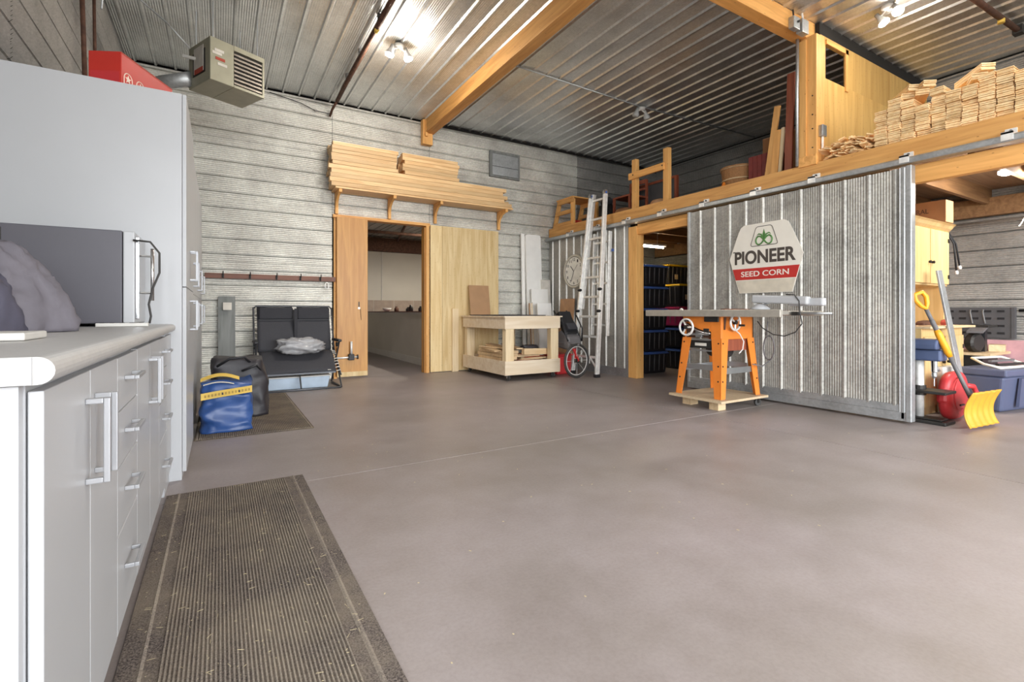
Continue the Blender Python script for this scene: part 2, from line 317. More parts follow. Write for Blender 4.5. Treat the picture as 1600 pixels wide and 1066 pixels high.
# left, right, front walls
wl = B(XL-.12, -.4, 0, XL-.04, YB+.1, ZC+.05, 'wall_left', 'blackgap'); struct(wl, 'left wall clad in horizontal ribbed steel'); B(XL-.12, YF, 3.6, XL-.04, -.4, ZC+.05, 'lintel', 'sheetd', wl); B(XL-.12, YF, 0, XL-.04, -3.6, 3.6, 'panel', 'sheetd', wl)  # wall stops short, leaving an added opening that lets in side light
wr = B(XR+.04, YF, 0, XR+.12, YB+.1, ZC+.05, 'wall_right', 'blackgap'); struct(wr, 'right outer wall clad in horizontal ribbed steel')
for y0, y1 in ((YF, -.4), (-.395, 3.8), (3.805, YB)):
    z = 0
    while z < ZC-.02:
        h = min(.84, ZC-.02-z)
        if y1 > .1: sheet('wall_sheet', 'sheetd', (XL, max(y0, -.4), z), (0,1,0), (0,0,1), (1,0,0), y1-max(y0, -.4), h, wl, rib=-.04, amp=.0105, off=.105)
        sheet('wall_sheet', 'sheetd', (XR, y0, z), (0,1,0), (0,0,1), (-1,0,0), y1-y0, h, wr, rib=-.04, amp=.0105, off=.105)
        z += h
wf = B(XL-.1, YF-.15, 3.7, XR+.1, YF-.03, ZC+.1, 'wall_front', 'sheetd'); struct(wf, 'front wall over the open overhead doorway')
B(XL-.1, YF-.15, 0, -.5, YF-.03, 3.7, 'panel', 'sheetd', wf); B(7.7, YF-.15, 0, XR+.1, YF-.03, 3.7, 'panel', 'sheetd', wf)
# dark gap strip where ceiling meets back wall over the loft
struct(B(3.1, YB-.04, ZC-.045, XR, YB-.012, ZC-.012, 'trim_1', 'blackgap'), 'dark strip along the top of the back wall')
# ---------------- back room seen through the doorway
br = B(-.2, 13.0, 0, 7, 13.12, 3.1, 'wall_back_room', 'backwall'); struct(br, 'pale painted far wall of the back room')
B(-.2, 12.985, 1.0, 7, 13.0, 1.32, 'tile_band', 'tile', br)
for i in range(12): B(.2+i*.55, 12.978, 1.0, .21+i*.55, 12.986, 1.32, 'tile_joint', 'backwall', br)
B(3.72, 12.98, 1.32, 3.74, 13.0, 2.6, 'seam', 'whitep', br)
B(-.2, 12.9, 2.62, 7, 13.0, 2.98, 'beam', 'rust', br)
struct(B(-.3, 7.8, 0, -.2, 13.1, 3.1, 'wall_room_left', 'backwall'), 'left wall of the back room')
struct(B(7, 7.8, 0, 7.1, 13.1, 3.1, 'wall_room_right', 'backwall'), 'right wall of the back room')
cr = B(-.3, 7.75, 3.03, 7.1, 13.1, 3.1, 'ceiling_back_room', 'blackgap'); struct(cr, 'ribbed steel ceiling of the back room')
for i in range(8): sheet('ceiling_sheet', 'sheetd', (-.2+i*.9, 7.78, 3.02), (0,1,0), (1,0,0), (0,0,-1), 5.2, .88, cr, off=.105)
hw = thing('half_wall', 'pale half-height counter wall with maroon top in the back room', 'counter', (3.25, 8, 0))
B(3.25, 7.85, 0, 3.45, 12.95, .96, 'panel', 'backwall', hw); B(3.23, 7.85, .96, 3.5, 12.95, 1.0, 'cap_board', 'whitep', hw); B(3.19, 7.85, 1.0, 3.75, 12.95, 1.02, 'top', 'maroon', hw)
B(3.235, 7.85, 0, 3.25, 12.95, .13, 'skirting', 'whitep', hw)
for i, (x, y, h, c, nm, lb) in enumerate(((3.45, 9.3, .10, 'black', 'jar', 'small dark jar on the maroon counter nearest the jamb'), (3.4, 9.75, .13, 'darkmetal', 'bottle', 'dark bottle on the maroon counter in the back room'), (3.5, 10.2, .09, 'black', 'canister', 'low dark canister on the maroon counter'),
        (3.4, 10.7, .11, 'rust', 'bottle', 'brown bottle standing on the maroon counter'), (3.45, 11.6, .08, 'whitep', 'bowl', 'small white bowl on the maroon counter of the back room'))):
    r = .05
    o = MB().lathe([(r*.9, 0), (r, .01), (r, h*.6), (r*.55, h*.75), (r*.5, h), (.001, h)] if nm != 'bowl' else [(r*.8, 0), (r*1.9, h*.5), (r*2.2, h), (r*2.0, h), (r*1.6, h*.5), (.001, h*.2)], (x, y, 1.02), 14).build(nm, c, smooth=True)
    tag(o, lb, nm, 'clutter on the back room counter')
o = MB().tube([(3.37, 8.9, 1.021), (3.40, 8.93, 1.30), (3.44, 8.98, 1.52)], [.016, .012, .012], 8).build('pry_bar', 'black', smooth=True); tag(o, 'slim black rod standing on the maroon counter beside the door jamb', 'rod')
for i, (y, z) in enumerate(((9.6, 2.86), (10.9, 2.8))):
    o = MB().tube([(-.2, y, z), (7, y, z)], .035, 10).build('pipe', 'rust', smooth=True); tag(o, ('nearer' if i == 0 else 'farther')+' dark pipe crossing under the back room ceiling', 'pipe', 'pipes under the back room ceiling')
o = MB().tube([(2.9, 7.95, 2.92), (4.1, 12.8, 2.92)], .03, 10).build('pipe', 'rust', smooth=True); tag(o, 'dark pipe running lengthwise under the back room ceiling', 'pipe', 'pipes under the back room ceiling')
lt = thing('added_room_lamp', 'unseen white shop light added to brighten the back room', 'lamp', (4.6, 10.0, 2.96))  # added out of view to light the back room
B(4.5, 9.4, 2.97, 4.7, 10.6, 3.0, 'housing', 'whitep', lt); B(4.53, 9.42, 2.955, 4.67, 10.58, 2.97, 'tube', 'tubeglow', lt)
L = bpy.data.lights.new('lamp_light', 'AREA'); L.shape = 'RECTANGLE'; L.size = .2; L.size_y = 1.2; L.energy = 30; L.color = (1, .95, .88)
lo = bpy.data.objects.new('lamp_light', L); COL.objects.link(lo); lo.parent = lt; lo.location = (0, 0, -.03)
# doorway in the back wall: jambs, header, two plywood leaves
tr = B(1.45, YB-.05, 2.42, 2.98, YB+.1, 2.465, 'trim_2', 'timber'); struct(tr, 'timber header over the back doorway')
tj = B(2.91, YB-.055, 0, 2.965, YB+.12, 2.42, 'trim_3', 'timberz'); struct(tj, 'timber jamb on the right of the back doorway')
B(2.895, YB-.02, 0, 2.91, YB+.12, 2.4, 'stop', 'doorwood', tj)
struct(B(1.47, YB+.0, 0, 1.52, YB+.1, 2.42, 'trim_4', 'timberz'), 'timber jamb behind the brown door')
d1 = B(1.50, YB-.075, .03, 1.955, YB-.03, 2.43, 'door_1', 'doorwood', bev=.003); struct(d1, 'orange-brown veneered sliding door slid to the left')
B(1.505, YB-.079, .03, 1.95, YB-.075, .10, 'bottom_rail', 'ply', d1)
B(1.815, YB-.08, 1.08, 1.83, YB-.075, 1.16, 'latch_slot', 'black', d1); B(1.812, YB-.082, 1.05, 1.832, YB-.075, 1.075, 'latch_plate', 'chrome', d1); MB().tube([(1.845, YB-.08, 1.05), (1.855, YB-.08, .88)], .004, 6).build('scratch_line', 'rust', d1)
cl = thing('pipe_clamp', 'steel pipe clamp with black knob bolted low on the brown door', 'clamp', (1.62, YB-.14, .3))
MB().tube([(1.44, YB-.12, .315), (1.78, YB-.12, .325)], .014, 10).build('bar', 'alu', cl, smooth=True); MB().tube([(1.70, YB-.12, .36), (1.70, YB-.12, .56)], .018, 10).build('upright_tube', 'alu', cl, smooth=True)
B(1.655, YB-.15, .28, 1.74, YB-.075, .37, 'block', 'black', cl, bev=.008); MB().lathe([(.02, 0), (.035, .005), (.035, .02), (.015, .025)], (1.78, YB-.12, .325), 10, (1,0,0)).build('knob', 'black', cl)
d2 = B(2.985, YB-.06, .01, 3.19, YB-.025, 2.44, 'door_2', 'ply', bev=.002); struct(d2, 'knotty plywood leaf on the right of the back doorway')
B(3.195, YB-.06, .01, 4.27, YB-.03, 2.44, 'ply_sheet', 'ply', d2, bev=.002)
B(3.36, YB-.10, .0, 3.47, YB-.065, 1.06, 'plywood_strip', 'palez'); tag(bpy.data.objects['plywood_strip'], 'narrow pale plywood strip leaning on the plywood leaf left of the bench', 'board')
# ---------------- partition with sliding corrugated door
wp = B(XP+.03, 5.5, 0, XP+.12, YB-.02, 2.55, 'wall_partition', 'blackgap'); struct(wp, 'fixed ribbed steel partition left of the storage opening')
y = 5.5
for y0, y1 in ((5.5, 6.34), (6.345, 7.185), (7.19, YB-.03)): sheet('wall_sheet', 'sheet', (XP, y0, .12), (0,0,1), (0,1,0), (-1,0,0), 2.23, y1-y0, wp, off=.105)
B(XP-.02, 5.5, .0, XP+.03, YB-.03, .13, 'base_trim', 'galvtrim', wp); B(XP-.022, 5.505, .13, XP+.03, 5.55, 2.34, 'edge_trim', 'galvtrim', wp)
pt = B(XP-.02, 5.33, 0, XP+.13, 5.5, 2.30, 'door_post', 'timberz', bev=.003); tag(pt, 'rough timber post on the left of the storage opening', 'post')
dr = B(5.29, 1.92, .06, 5.33, 4.29, 2.30, 'door_3', 'darkmetal'); struct(dr, 'wide ribbed steel sliding door standing in front of the storage opening')
for k, (y0, y1) in enumerate(((1.99, 2.83), (2.83, 3.67), (3.67, 4.29))): sheet('door_sheet', 'doorsheet', (5.285-.002*(k % 2), y0, .15), (0,0,1), (0,1,0), (-1,0,0), 2.15, y1-y0, dr, off=.03)
B(5.262, 1.9, .02, 5.335, 4.3, .10, 'bottom_rail', 'galvtrim', dr, bev=.004); B(5.268, 1.9, .10, 5.335, 4.3, .165, 'bottom_rail', 'galvtrim', dr, bev=.004)
B(5.255, 1.885, .02, 5.34, 1.93, 2.31, 'edge_trim', 'galvtrim', dr, bev=.006); B(5.262, 1.93, .03, 5.335, 1.975, 2.31, 'edge_trim', 'galvtrim', dr, bev=.012); B(5.265, 4.27, .02, 5.335, 4.305, 2.31, 'edge_trim', 'galvtrim', dr, bev=.004)
MB().tube([(5.272, 1.975, .03), (5.272, 1.975, 2.3)], .009, 6).build('bead', 'galvtrim', dr)
# loft: header beam, sub-header, joists, deck
hb = B(XP-.01, -.6, 2.36, XP+.09, YB-.03, ZL, 'loft_header_beam', 'timbery', bev=.004); tag(hb, 'long orange timber beam carrying the front edge of the loft', 'beam')
B(XP, -.6, 2.17, XP+.08, 5.33, 2.33, 'sub_header_beam', 'timbery', bev=.004); tag(bpy.data.objects['sub_header_beam'], 'timber beam under the sliding door track', 'beam')
lf = B(XP+.1, -.6, 2.53, XR-.02, YB-.03, ZL-.005, 'floor_loft', 'osb'); struct(lf, 'wooden loft deck over the storage rooms')
j0 = None; y = -.3
while y < 7.5:
    if j0 is None: j0 = B(XP+.09, y, 2.34, XR-.03, y+.045, 2.53, 'joist', 'joist', lf)
    else: inst(j0, 'joist', (0, y+.3, 0), parent=lf)
    y += .61
o = B(XR-.13, -.6, 2.2, XR-.03, YB-.1, 2.42, 'wall_plate_beam', 'joist'); tag(o, 'dark timber plate along the right wall under the loft', 'beam')
tk = thing('door_track', 'grey steel track with square brackets along the loft beam', 'track', (5.33, 3.5, 2.36))
MB().prism([(5.29, 2.335), (5.385, 2.335), (5.385, 2.395), (5.30, 2.395), (5.285, 2.38), (5.285, 2.345)], -.6, YB-.05, 'y').build('rail', 'galvtrim', tk, bev=.004)
for yy in (.6, 1.28, 1.95, 2.75, 3.4, 4.1, 4.8, 5.5, 6.2, 6.9):
    bk = MB().box(5.275, yy-.035, 2.345, 5.29, yy+.035, 2.41).box(5.372, yy-.035, 2.395, 5.39, yy+.035, 2.455).box(5.275, yy-.035, 2.395, 5.39, yy+.035, 2.412).build('bracket', 'alu', tk)
    MB().lathe([(.012, 0), (.01, .008), (.001, .008)], (5.372, yy, 2.435), 8, (-1,0,0)).build('bolt', 'darkmetal', bk)
# divider of plywood on the loft, with a window hole
dv = sempty('wall_divider', 'yellow plywood divider standing on the loft'); Y0, Y1 = 2.80, 2.83
B(5.56, Y0, ZL, XR-.01, Y1, 3.55, 'plywood', 'plyd', dv); B(6.11, Y0, 3.55, XR-.01, Y1, 4.0, 'plywood', 'plyd', dv); B(5.56, Y0, 3.92, 6.11, Y1, 4.0, 'plywood', 'plyd', dv)
B(5.56, Y0, 3.55, 5.66, Y1, 3.92, 'plywood', 'plyd', dv); B(6.07, Y0-.015, 3.5, 6.13, Y0, 3.97, 'window_frame', 'timberz', dv); B(5.66, Y0-.015, 3.92, 6.13, Y0, 3.97, 'window_frame', 'timber', dv)
B(5.56, Y0+.01, 4.0, XR-.01, Y1+.02, ZC-.01, 'dark_strip', 'blackgap', dv)
# under the loft a plain wall splits storage from the tool corner
struct(B(XP+.13, 2.62, 0, XR-.02, 2.68, 2.33, 'wall_storage', 'osb'), 'plain board wall behind the cream cupboard under the loft')
po = B(XP+.0, 2.76, ZL, XP+.16, 2.92, ZC-.2, 'loft_post', 'timberz', bev=.004); tag(po, 'square timber post standing on the loft beam under the cross beam', 'post')
B(XP-.03, 2.75, ZL-.02, XP+.01, 2.93, ZL+.09, 'base_block', 'timber', po)
B(XP-.018, 2.86, ZL+.02, XP-.001, 2.93, 3.92, 'side_board', 'timberz', po)
for zz in (2.75, 2.95, 3.1, 3.3): MB().lathe([(.008, 0), (.006, .006), (.001, .006)], (XP, 2.80, zz), 8, (-1,0,0)).build('bolt', 'bolt', po)
# ceiling beams
b2 = B(.6, 2.86, 3.95, 5.57, 3.0, ZC-.005, 'cross_beam', 'timber', bev=.004); tag(b2, 'timber cross beam meeting the loft post under the ceiling', 'beam')
b1 = B(2.87, 3.0, 3.92, 3.02, YB-.02, ZC-.005, 'ceiling_beam', 'timbery', bev=.004); tag(b1, 'long timber ceiling beam running to the back wall', 'beam')
kb = B(2.83, YB-.12, 3.74, 3.0, YB-.02, ZC-.01, 'bearing_block', 'timberz', bev=.003); tag(kb, 'short timber block under the beam end on the back wall', 'block')
B(2.86, YB-.16, 3.86, 2.90, YB-.12, ZC-.02, 'side_cleat', 'timberz', kb)
# ================================================================ LEFT CABINETS
FX = -.245          # base cabinet front
def vhandle(y, z0, z1, par, x=FX, out=.042):   # upright bow handle
    return MB().box(x, y-.006, z0, x+out-.012, y+.006, z0+.012).box(x, y-.006, z1-.012, x+out-.012, y+.006, z1).box(x+out-.012, y-.006, z0, x+out, y+.006, z1).build('handle', 'handle', par, bev=.002)
def hhandle(y0, y1, z, par, x=FX, out=.036):
    return MB().box(x, y0, z-.006, x+out-.012, y0+.012, z+.006).box(x, y1-.012, z-.006, x+out-.012, y1, z+.006).box(x+out-.012, y0, z-.006, x+out, y1, z+.006).build('handle', 'handle', par, bev=.002)
def base_unit(y0, y1, label, kind):
    t = thing('base_cabinet', label, 'cabinet', (-.6, (y0+y1)/2, 0), 'white base cabinets under the worktop')
    B(XL+.03, y0+.001, .09, FX-.022, y1-.001, .884, 'body', 'white', t)
    B(XL+.05, y0+.001, 0, FX-.06, y1-.001, .09, 'toe_kick', 'fridge', t)
    if kind == 'doors':
        m = (y0+y1)/2
        for a, b, hy in ((y0, m, m-.045), (m, y1, m+.045)):
            d = B(FX-.02, a+.002, .085, FX, b-.002, .872, 'door', 'white', t, bev=.002); vhandle(hy, .632, .815, d)
    else:
        zz = [.085, .365, .555, .715, .872]
        for k in range(4):
            d = B(FX-.02, y0+.002, zz[k]+.002, FX, y1-.002, zz[k+1]-.002, 'drawer', 'white', t, bev=.002); m = (y0+y1)/2
            hhandle(m-.075, m+.075, (zz[k]+zz[k+1])/2+.01, d)
    return t
base_unit(1.07, 1.74, 'white base cabinet with two doors nearest the camera under the grey worktop', 'doors')
base_unit(1.74, 2.12, 'white four-drawer base cabinet between the two door units', 'drawers')
base_unit(2.12, 2.84, 'white base cabinet with two doors between the drawer stacks', 'doors')
base_unit(2.84, 3.22, 'white four-drawer base cabinet nearest the tall cabinets', 'drawers')
t = thing('filler_cabinet', 'narrow blank white cabinet panel squeezed beside the tall cabinets', 'cabinet', (-.6, 3.35, 0))
B(XL+.03, 3.221, 0, FX-.01, 3.499, .884, 'body', 'white', t); B(FX-.01, 3.224, .085, FX, 3.496, .872, 'front', 'white', t, bev=.002)
# end panel of first unit shows a shadow gap
e = B(XL+.03, 1.048, 0, FX-.024, 1.069, .884, 'end_panel', 'white', bev=.001); tag(e, 'white laminate end panel closing the near end of the base cabinets', 'panel')
# worktop with bullnose front
prof = [(XL+.02, .886), (-.255, .886)]+[(-.245+.0+.022*math.sin(a), .908-.022*math.cos(a)) for a in [math.pi*k/10 for k in range(0, 11)]]+[(XL+.02, .93)]
w = MB().prism(prof, 1.035, 3.5, 'y').build('worktop', 'counter', smooth=False); tag(w, 'light grey laminate worktop with rounded front over the base cabinets', 'worktop')
B(XL+.02, 1.03, .887, -.25, 1.036, .929, 'end_cap', 'white', w)
# tall cabinets
def tall_unit(y0, y1, fx, label, first=False):
    t = thing('tall_cabinet', label, 'cabinet', (-.55, (y0+y1)/2, 0), 'white tall cabinets along the left wall')
    B(XL+.025, y0+.001, .0, fx-.022, y1-.001, 2.30, 'body', 'white', t, bev=.001); m = (y0+y1)/2
    for a, b, hy in ((y0, m, m-.05), (m, y1, m+.05)):
        for z0, z1, h0, h1 in ((.05, 1.148, .88, 1.08), (1.152, 2.298, 1.21, 1.41)):
            d = B(fx-.02, a+.002, z0, fx, b-.002, z1, 'door', 'white', t, bev=.0015); vhandle(hy, h0, h1, d, fx, .045)
    return t
tall_unit(3.50, 4.40, -.17, 'white tall cabinet nearest the camera, its side panel above the worktop')
tall_unit(4.40, 5.30, -.188, 'second white tall cabinet from the camera')
tall_unit(5.30, 6.20, -.188, 'third white tall cabinet from the camera')
tall_unit(6.20, 7.10, -.188, 'white tall cabinet nearest the back wall')
# compact fridge on worktop
t = thing('compact_fridge', 'charcoal compact fridge with white door on the worktop beside the tall cabinet', 'fridge', (-.62, 3.28, .93))
B(-.90, 3.07, .945, -.415, 3.47, 1.405, 'body', 'fridge', t, bev=.004); d = B(-.412, 3.07, .945, -.365, 3.47, 1.405, 'door', 'white', t, bev=.006)
B(-.365, 3.09, .965, -.35, 3.11, 1.38, 'door_trim', 'chrome', d, bev=.003)
h = MB().tube([(-.30, 3.14, 1.06), (-.30, 3.14, 1.33)], .008, 10).build('handle', 'chrome', d, smooth=True)
MB().tube([(-.362, 3.14, 1.10), (-.30, 3.14, 1.10)], .006, 8).tube([(-.362, 3.14, 1.29), (-.30, 3.14, 1.29)], .006, 8).build('handle_post', 'chrome', d)
MB().box(-.89, 3.08, .931, -.86, 3.46, .945).box(-.46, 3.08, .931, -.43, 3.46, .945).build('foot', 'black', t)
B(-.885, 3.062, 1.27, -.845, 3.07, 1.385, 'vent_sticker', 'rubber', t)
pts = [(-.37, 3.06, 1.36), (-.30, 3.05, 1.355), (-.262, 3.05, 1.30), (-.262, 3.05, 1.20), (-.29, 3.05, 1.12), (-.305, 3.04, 1.04), (-.295, 3.03, .98), (-.30, 3.02, .945)]
o = MB().tube(pts, .005, 8).build('extension_lead', 'rubber', smooth=True); tag(o, 'thin grey cord looping beside the fridge handle down to the worktop', 'cord')
t = thing('power_strip', 'thin white power strip lying on the worktop before the fridge', 'power strip', (-.42, 3.0, .93))
B(-.50, 2.965, .931, -.30, 3.005, .948, 'body', 'whitep', t, bev=.003)
for k in range(5): B(-.485+k*.037, 2.972, .948, -.468+k*.037, 2.998, .9495, 'socket', 'ink', t)
# crumpled grey nylon cover
def crumple(name, mat, c, s, seed, amp=.18, n=30, label=None, cat=None, flat=.0, parent=None, pw=.6, sx=None, zmin=None):
    random.seed(seed); mb = MB(); vs_ = []; fs = []; nu, nv = n*2, n
    for j in range(nv+1):
        ph = math.pi*j/nv
        for i in range(nu):
            th = 2*math.pi*i/nu
            def sp(a, p): return math.copysign(abs(a)**p, a)
            d = Vector((sp(math.cos(th), pw)*sp(math.sin(ph), pw), sp(math.sin(th), pw)*sp(math.sin(ph), pw), sp(-math.cos(ph), pw)))
            q = d*2.2+Vector((seed*3.1, seed*1.7, 0))
            k = 1+amp*(noise.noise(q)+.7*(1-2*abs(noise.noise(q*2.1)))*.5+.35*noise.noise(q*4.3))-amp*.3
            z = d.z*k
            v = Vector((d.x*k*s[0], d.y*k*s[1], z*s[2]))
            if sx: v = sx(v)
            v += Vector(c); v.z = max(v.z, c[2]-s[2]*.98 if zmin is None else zmin)
            vs_.append(v)
    for j in range(nv):
        for i in range(nu): fs.append((j*nu+i, j*nu+(i+1) % nu, (j+1)*nu+(i+1) % nu, (j+1)*nu+i))
    o = mb.add(vs_, fs).build(name, mat, parent, smooth=True)
    if label: tag(o, label, cat)
    return o
cv = crumple('crumpled_cover', 'cover', (-.76, 2.20, .93), (.22, .20, .29), 3, .10, 40, 'crumpled slate-grey nylon cover heaped on the worktop', 'cover', pw=1.1, zmin=.932)
crumple('turned_lining', 'cover2', (-.715, 2.34, .93), (.255, .19, .33), 8, .13, 44, parent=cv, pw=1.12, zmin=.932)
o = B(-.78, 1.62, .931, -.405, 1.80, .950, 'tray', 'whitep', bev=.004); tag(o, 'shallow white tray lying on the worktop in front of the grey cover', 'tray'); B(-.77, 1.618, .936, -.74, 1.621, .947, 'tray_lip', 'label', o)
# red beer case on top
t = thing('red_carton', 'red cardboard carton with white star emblems on top of the tall cabinet', 'carton', (0, 0, 0))
rc = B(0, 0, 0, .48, .18, .215, 'case', 'red', t, bev=.003)
def star(c, r): return [(c[0]+(r if k % 2 == 0 else r*.42)*math.sin(math.pi*k/5), c[1]+(r if k % 2 == 0 else r*.42)*math.cos(math.pi*k/5)) for k in range(10)]
def arch(cu, cz, w, h, par):
    pts = [(cu-w, cz-h)]+[(cu-w*math.cos(a), cz+w*math.sin(a)) for a in [math.pi*k/10 for k in range(11)]]+[(cu+w, cz-h)]
    MB().tube([(u, -.001, v) for u, v in pts], .003, 5).build('arch_outline', 'cream', par); MB().prism(star((cu, cz), w*.75), -.003, 0, 'y').build('star', 'cream', par)
    MB().box(cu-w*.7, -.002, cz-h*.95, cu-w*.2, 0, cz-h*.6).box(cu+w*.1, -.002, cz-h*.95, cu+w*.7, 0, cz-h*.6).build('print_mark', 'cream', par)
arch(.055, .075, .034, .062, rc); arch(.16, .075, .034, .062, rc); arch(.33, .085, .034, .062, rc); arch(.43, .085, .03, .06, rc)
B(.25, -.002, .0, .29, 0, .10, 'print_mark', 'basket', rc); B(0, -.001, .205, .48, .0, .212, 'edge_line', 'labelr', rc); B(-.001, .01, .03, 0, .17, .10, 'end_print', 'redp', rc)
t.location = (-.49, 3.60, 2.302); t.rotation_euler = (0, 0, math.atan2(.42, .21))
# unit heater
t = thing('unit_heater', 'olive-grey gas unit heater hung under the ceiling above the tall cabinets', 'heater', (-.08, 5.69, 3.34))
def hp(a, b, z): # local frame: a along louvre face, b back
    ca, sa = math.cos(math.radians(25.2)), math.sin(math.radians(25.2)); return (-.08+a*ca-b*sa, 5.69+a*sa+b*ca, z)
def hbox(a0, b0, z0, a1, b1, z1, name, mat, par, bev=0, mb=None):
    mb = mb or MB(); v = [hp(a, b, z) for z in (z0, z1) for a, b in ((a0,b0),(a1,b0),(a1,b1),(a0,b1))]
    mb.add(v, [(0,3,2,1),(4,5,6,7),(0,1,5,4),(1,2,6,5),(2,3,7,6),(3,0,4,7)]); return mb.build(name, mat, par, bev=bev) if name else mb
hbox(0, .0, 3.32, .23, .46, 3.75, 'casing', 'heater', t, .006); hbox(.23, .03, 3.32, .55, .46, 3.75, 'casing_back', 'heater', t, .006)
hbox(.23, 0, 3.32, .55, .03, 3.345, 'frame_rail', 'heater', t); hbox(.23, 0, 3.70, .55, .03, 3.75, 'frame_rail', 'heater', t); hbox(.53, 0, 3.345, .55, .03, 3.70, 'frame_stile', 'heater', t)
hbox(.23, .028, 3.345, .53, .034, 3.70, 'louvre_recess', 'darkmetal', t)
for k in range(8): hbox(.235, .004, 3.36+k*.042, .525, .026, 3.378+k*.042, 'louvre_slat', 'heaterin', t)
hbox(-.004, .10, 3.42, 0, .36, 3.66, 'side_vent', 'darkmetal', t); hbox(-.008, .13, 3.44, -.004, .33, 3.70, 'rating_label', 'label', t); hbox(-.011, .13, 3.43, -.008, .31, 3.48, 'warning_label', 'labelr', t)
for k, (a, z, m_) in enumerate(((.06, 3.60, 'label'), (.09, 3.55, 'labelr'), (.11, 3.50, 'label'), (.08, 3.63, 'label'))): hbox(a-.04, -.004, z-.014, a+.05, 0, z+.014, 'sticker', m_, t)
MB().tube([hp(.0, .4, 3.42), (-.5, 6.25, 3.40), (-.9, 6.7, 3.4)], .075, 16).build('flue_pipe', 'galvtrim', t, smooth=True)
MB().tube([hp(0, .3, 3.6), (-.32, 6.0, 3.62)], .018, 8).build('pipe_stub', 'whitep', t)
for a, b in ((.05, .05), (.5, .05), (.05, .41), (.5, .41)): MB().tube([hp(a, b, 3.75), hp(a, b, ZC)], .006, 6).build('hanger_rod', 'steel', t)
o = MB().tube([(-.26, 5.95, 3.69), (-.45, 5.97, 3.9), (-.66, 5.95, 4.05), (-.85, 5.9, 4.08), (-.9, 5.7, 4.0), (-.9, 5.6, 3.7)], .008, 8).build('gas_conduit', 'galvtrim', smooth=True); tag(o, 'thin conduit curving from the heater to the left wall', 'conduit')
o = MB().tube([(XL+.04, 5.2, 3.95), (XL+.05, 5.25, 3.3), (XL+.06, 5.25, 2.9)], .018, 8).tube([(XL+.1, 5.35, 3.7), (XL+.1, 5.4, 3.0)], .012, 8).build('wall_pipe', 'rust', smooth=True); tag(o, 'rusty pipe coming down the left wall above the red carton', 'pipe')
# ================================================================ MATS
def matt(name, x0, y0, x1, y1, label, mbase, ribs, border, nr):
    t = thing(name, label, 'mat', ((x0+x1)/2, (y0+y1)/2, 0))
    B(x0, y0, .001, x1, y1, .007, 'backing', mbase, t)
    mb = MB()
    for k in range(nr):
        u = x0+border+(x1-x0-2*border)*(k+.5)/nr; w_ = (x1-x0-2*border)/nr*.32; mb.prism([(u-w_, .007), (u-w_*.6, .0115), (u+w_*.6, .0115), (u+w_, .007)], y0+.01, y1-.01, 'y')
    o = mb.build('ribs', ribs, t); o['kind'] = 'stuff'
    for xx in (x0+border*.55, x1-border*.55): MB().prism([(xx-.008, .007), (xx, .011), (xx+.008, .007)], y0, y1, 'y').build('border_rib', ribs, t)
    return t
matt('ribbed_mat', -.245, .6, .435, 3.22, 'long dusty ribbed charcoal floor mat in front of the base cabinets', 'mat', 'matrib', .10, 44)
t = matt('ribbed_mat', -.17, 4.49, .70, 6.6, 'dark ribbed floor mat under the blue bag and before the chair', 'matd', 'matrib', .03, 60)
random.seed(5); mb = MB()
for k in range(420):
    x, y = random.uniform(-.22, .42), random.uniform(.75, 3.2); a = random.uniform(0, 6.28); l = random.choice((.004, .006, .009, .02))
    mb.bar((x, y, .013), (x+l*math.cos(a), y+l*math.sin(a), .0135), .0009, .0007)
for k in range(110):
    x, y = random.uniform(.5, 5), random.uniform(1.2, 5.5); a = random.uniform(0, 6.28); l = random.choice((.006, .008, .012))
    mb.bar((x, y, .001), (x+l*math.cos(a), y+l*math.sin(a), .0012), .004, .001)
o = mb.build('straw_bits', 'straw'); tag(o, 'bits of straw and sawdust scattered over the mat and floor', 'straw', kind='stuff')
# ================================================================ BAGS, CHAIR
def soft_bag(fn, nu, nv, name, mat, parent=None):
    mb = MB(); vs_ = [fn(i/nu, j/nv) for j in range(nv+1) for i in range(nu)]; fs = []
    for j in range(nv):
        for i in range(nu): fs.append((j*nu+i, j*nu+(i+1) % nu, (j+1)*nu+(i+1) % nu, (j+1)*nu+i))
    fs += [tuple(range(nu-1, -1, -1)), tuple(nv*nu+i for i in range(nu))]
    return mb.add(vs_, fs).build(name, mat, parent, smooth=True)
def rbox(u, hx, hy, p=.35):
    th = 2*math.pi*u; c, s_ = math.cos(th), math.sin(th); return math.copysign(abs(c)**p, c)*hx, math.copysign(abs(s_)**p, s_)*hy
t = thing('blue_tote_bag', 'shiny blue tarpaulin shopping bag with yellow band on the dark mat', 'bag', (.02, 4.95, .012))
def bb(u, v):
    x, y = rbox(u, .195*(1-.06*v), .22*(1-.35*v)); k = .018*noise.noise((x*7, y*7, v*4))+.012*noise.noise((x*15+3, y*15, v*9)); crease = .02*(1-abs(noise.noise((x*6+9, y*3, v*5))))*v
    return (.055+x+k*1.1, 4.86+y+k*1.6-crease+.05*v, .013+v*(.40+.05*noise.noise((x*5, y*5, 2)))+.0)
b_ = soft_bag(bb, 64, 26, 'bag_body', 'bluebag', t)
MB().grid(lambda u, v: (-.13+u*.365+0*v, 4.657+.035*(v*.1)+.012*math.sin(u*5), .285+.055*v+.045*u), 20, 3).build('yellow_band', 'yellow', t, solid=.004)
for k in range(14): MB().grid(lambda u, v, k=k: (-.105+k*.024+u*.012, 4.652+.012*math.sin((k*.024+.03)/.375*5), .302+.045*(k*.024+.03)/.375+.02*v), 1, 1).build('print_mark', 'ink' if k in (5, 10) else 'bandink', t, solid=.001)
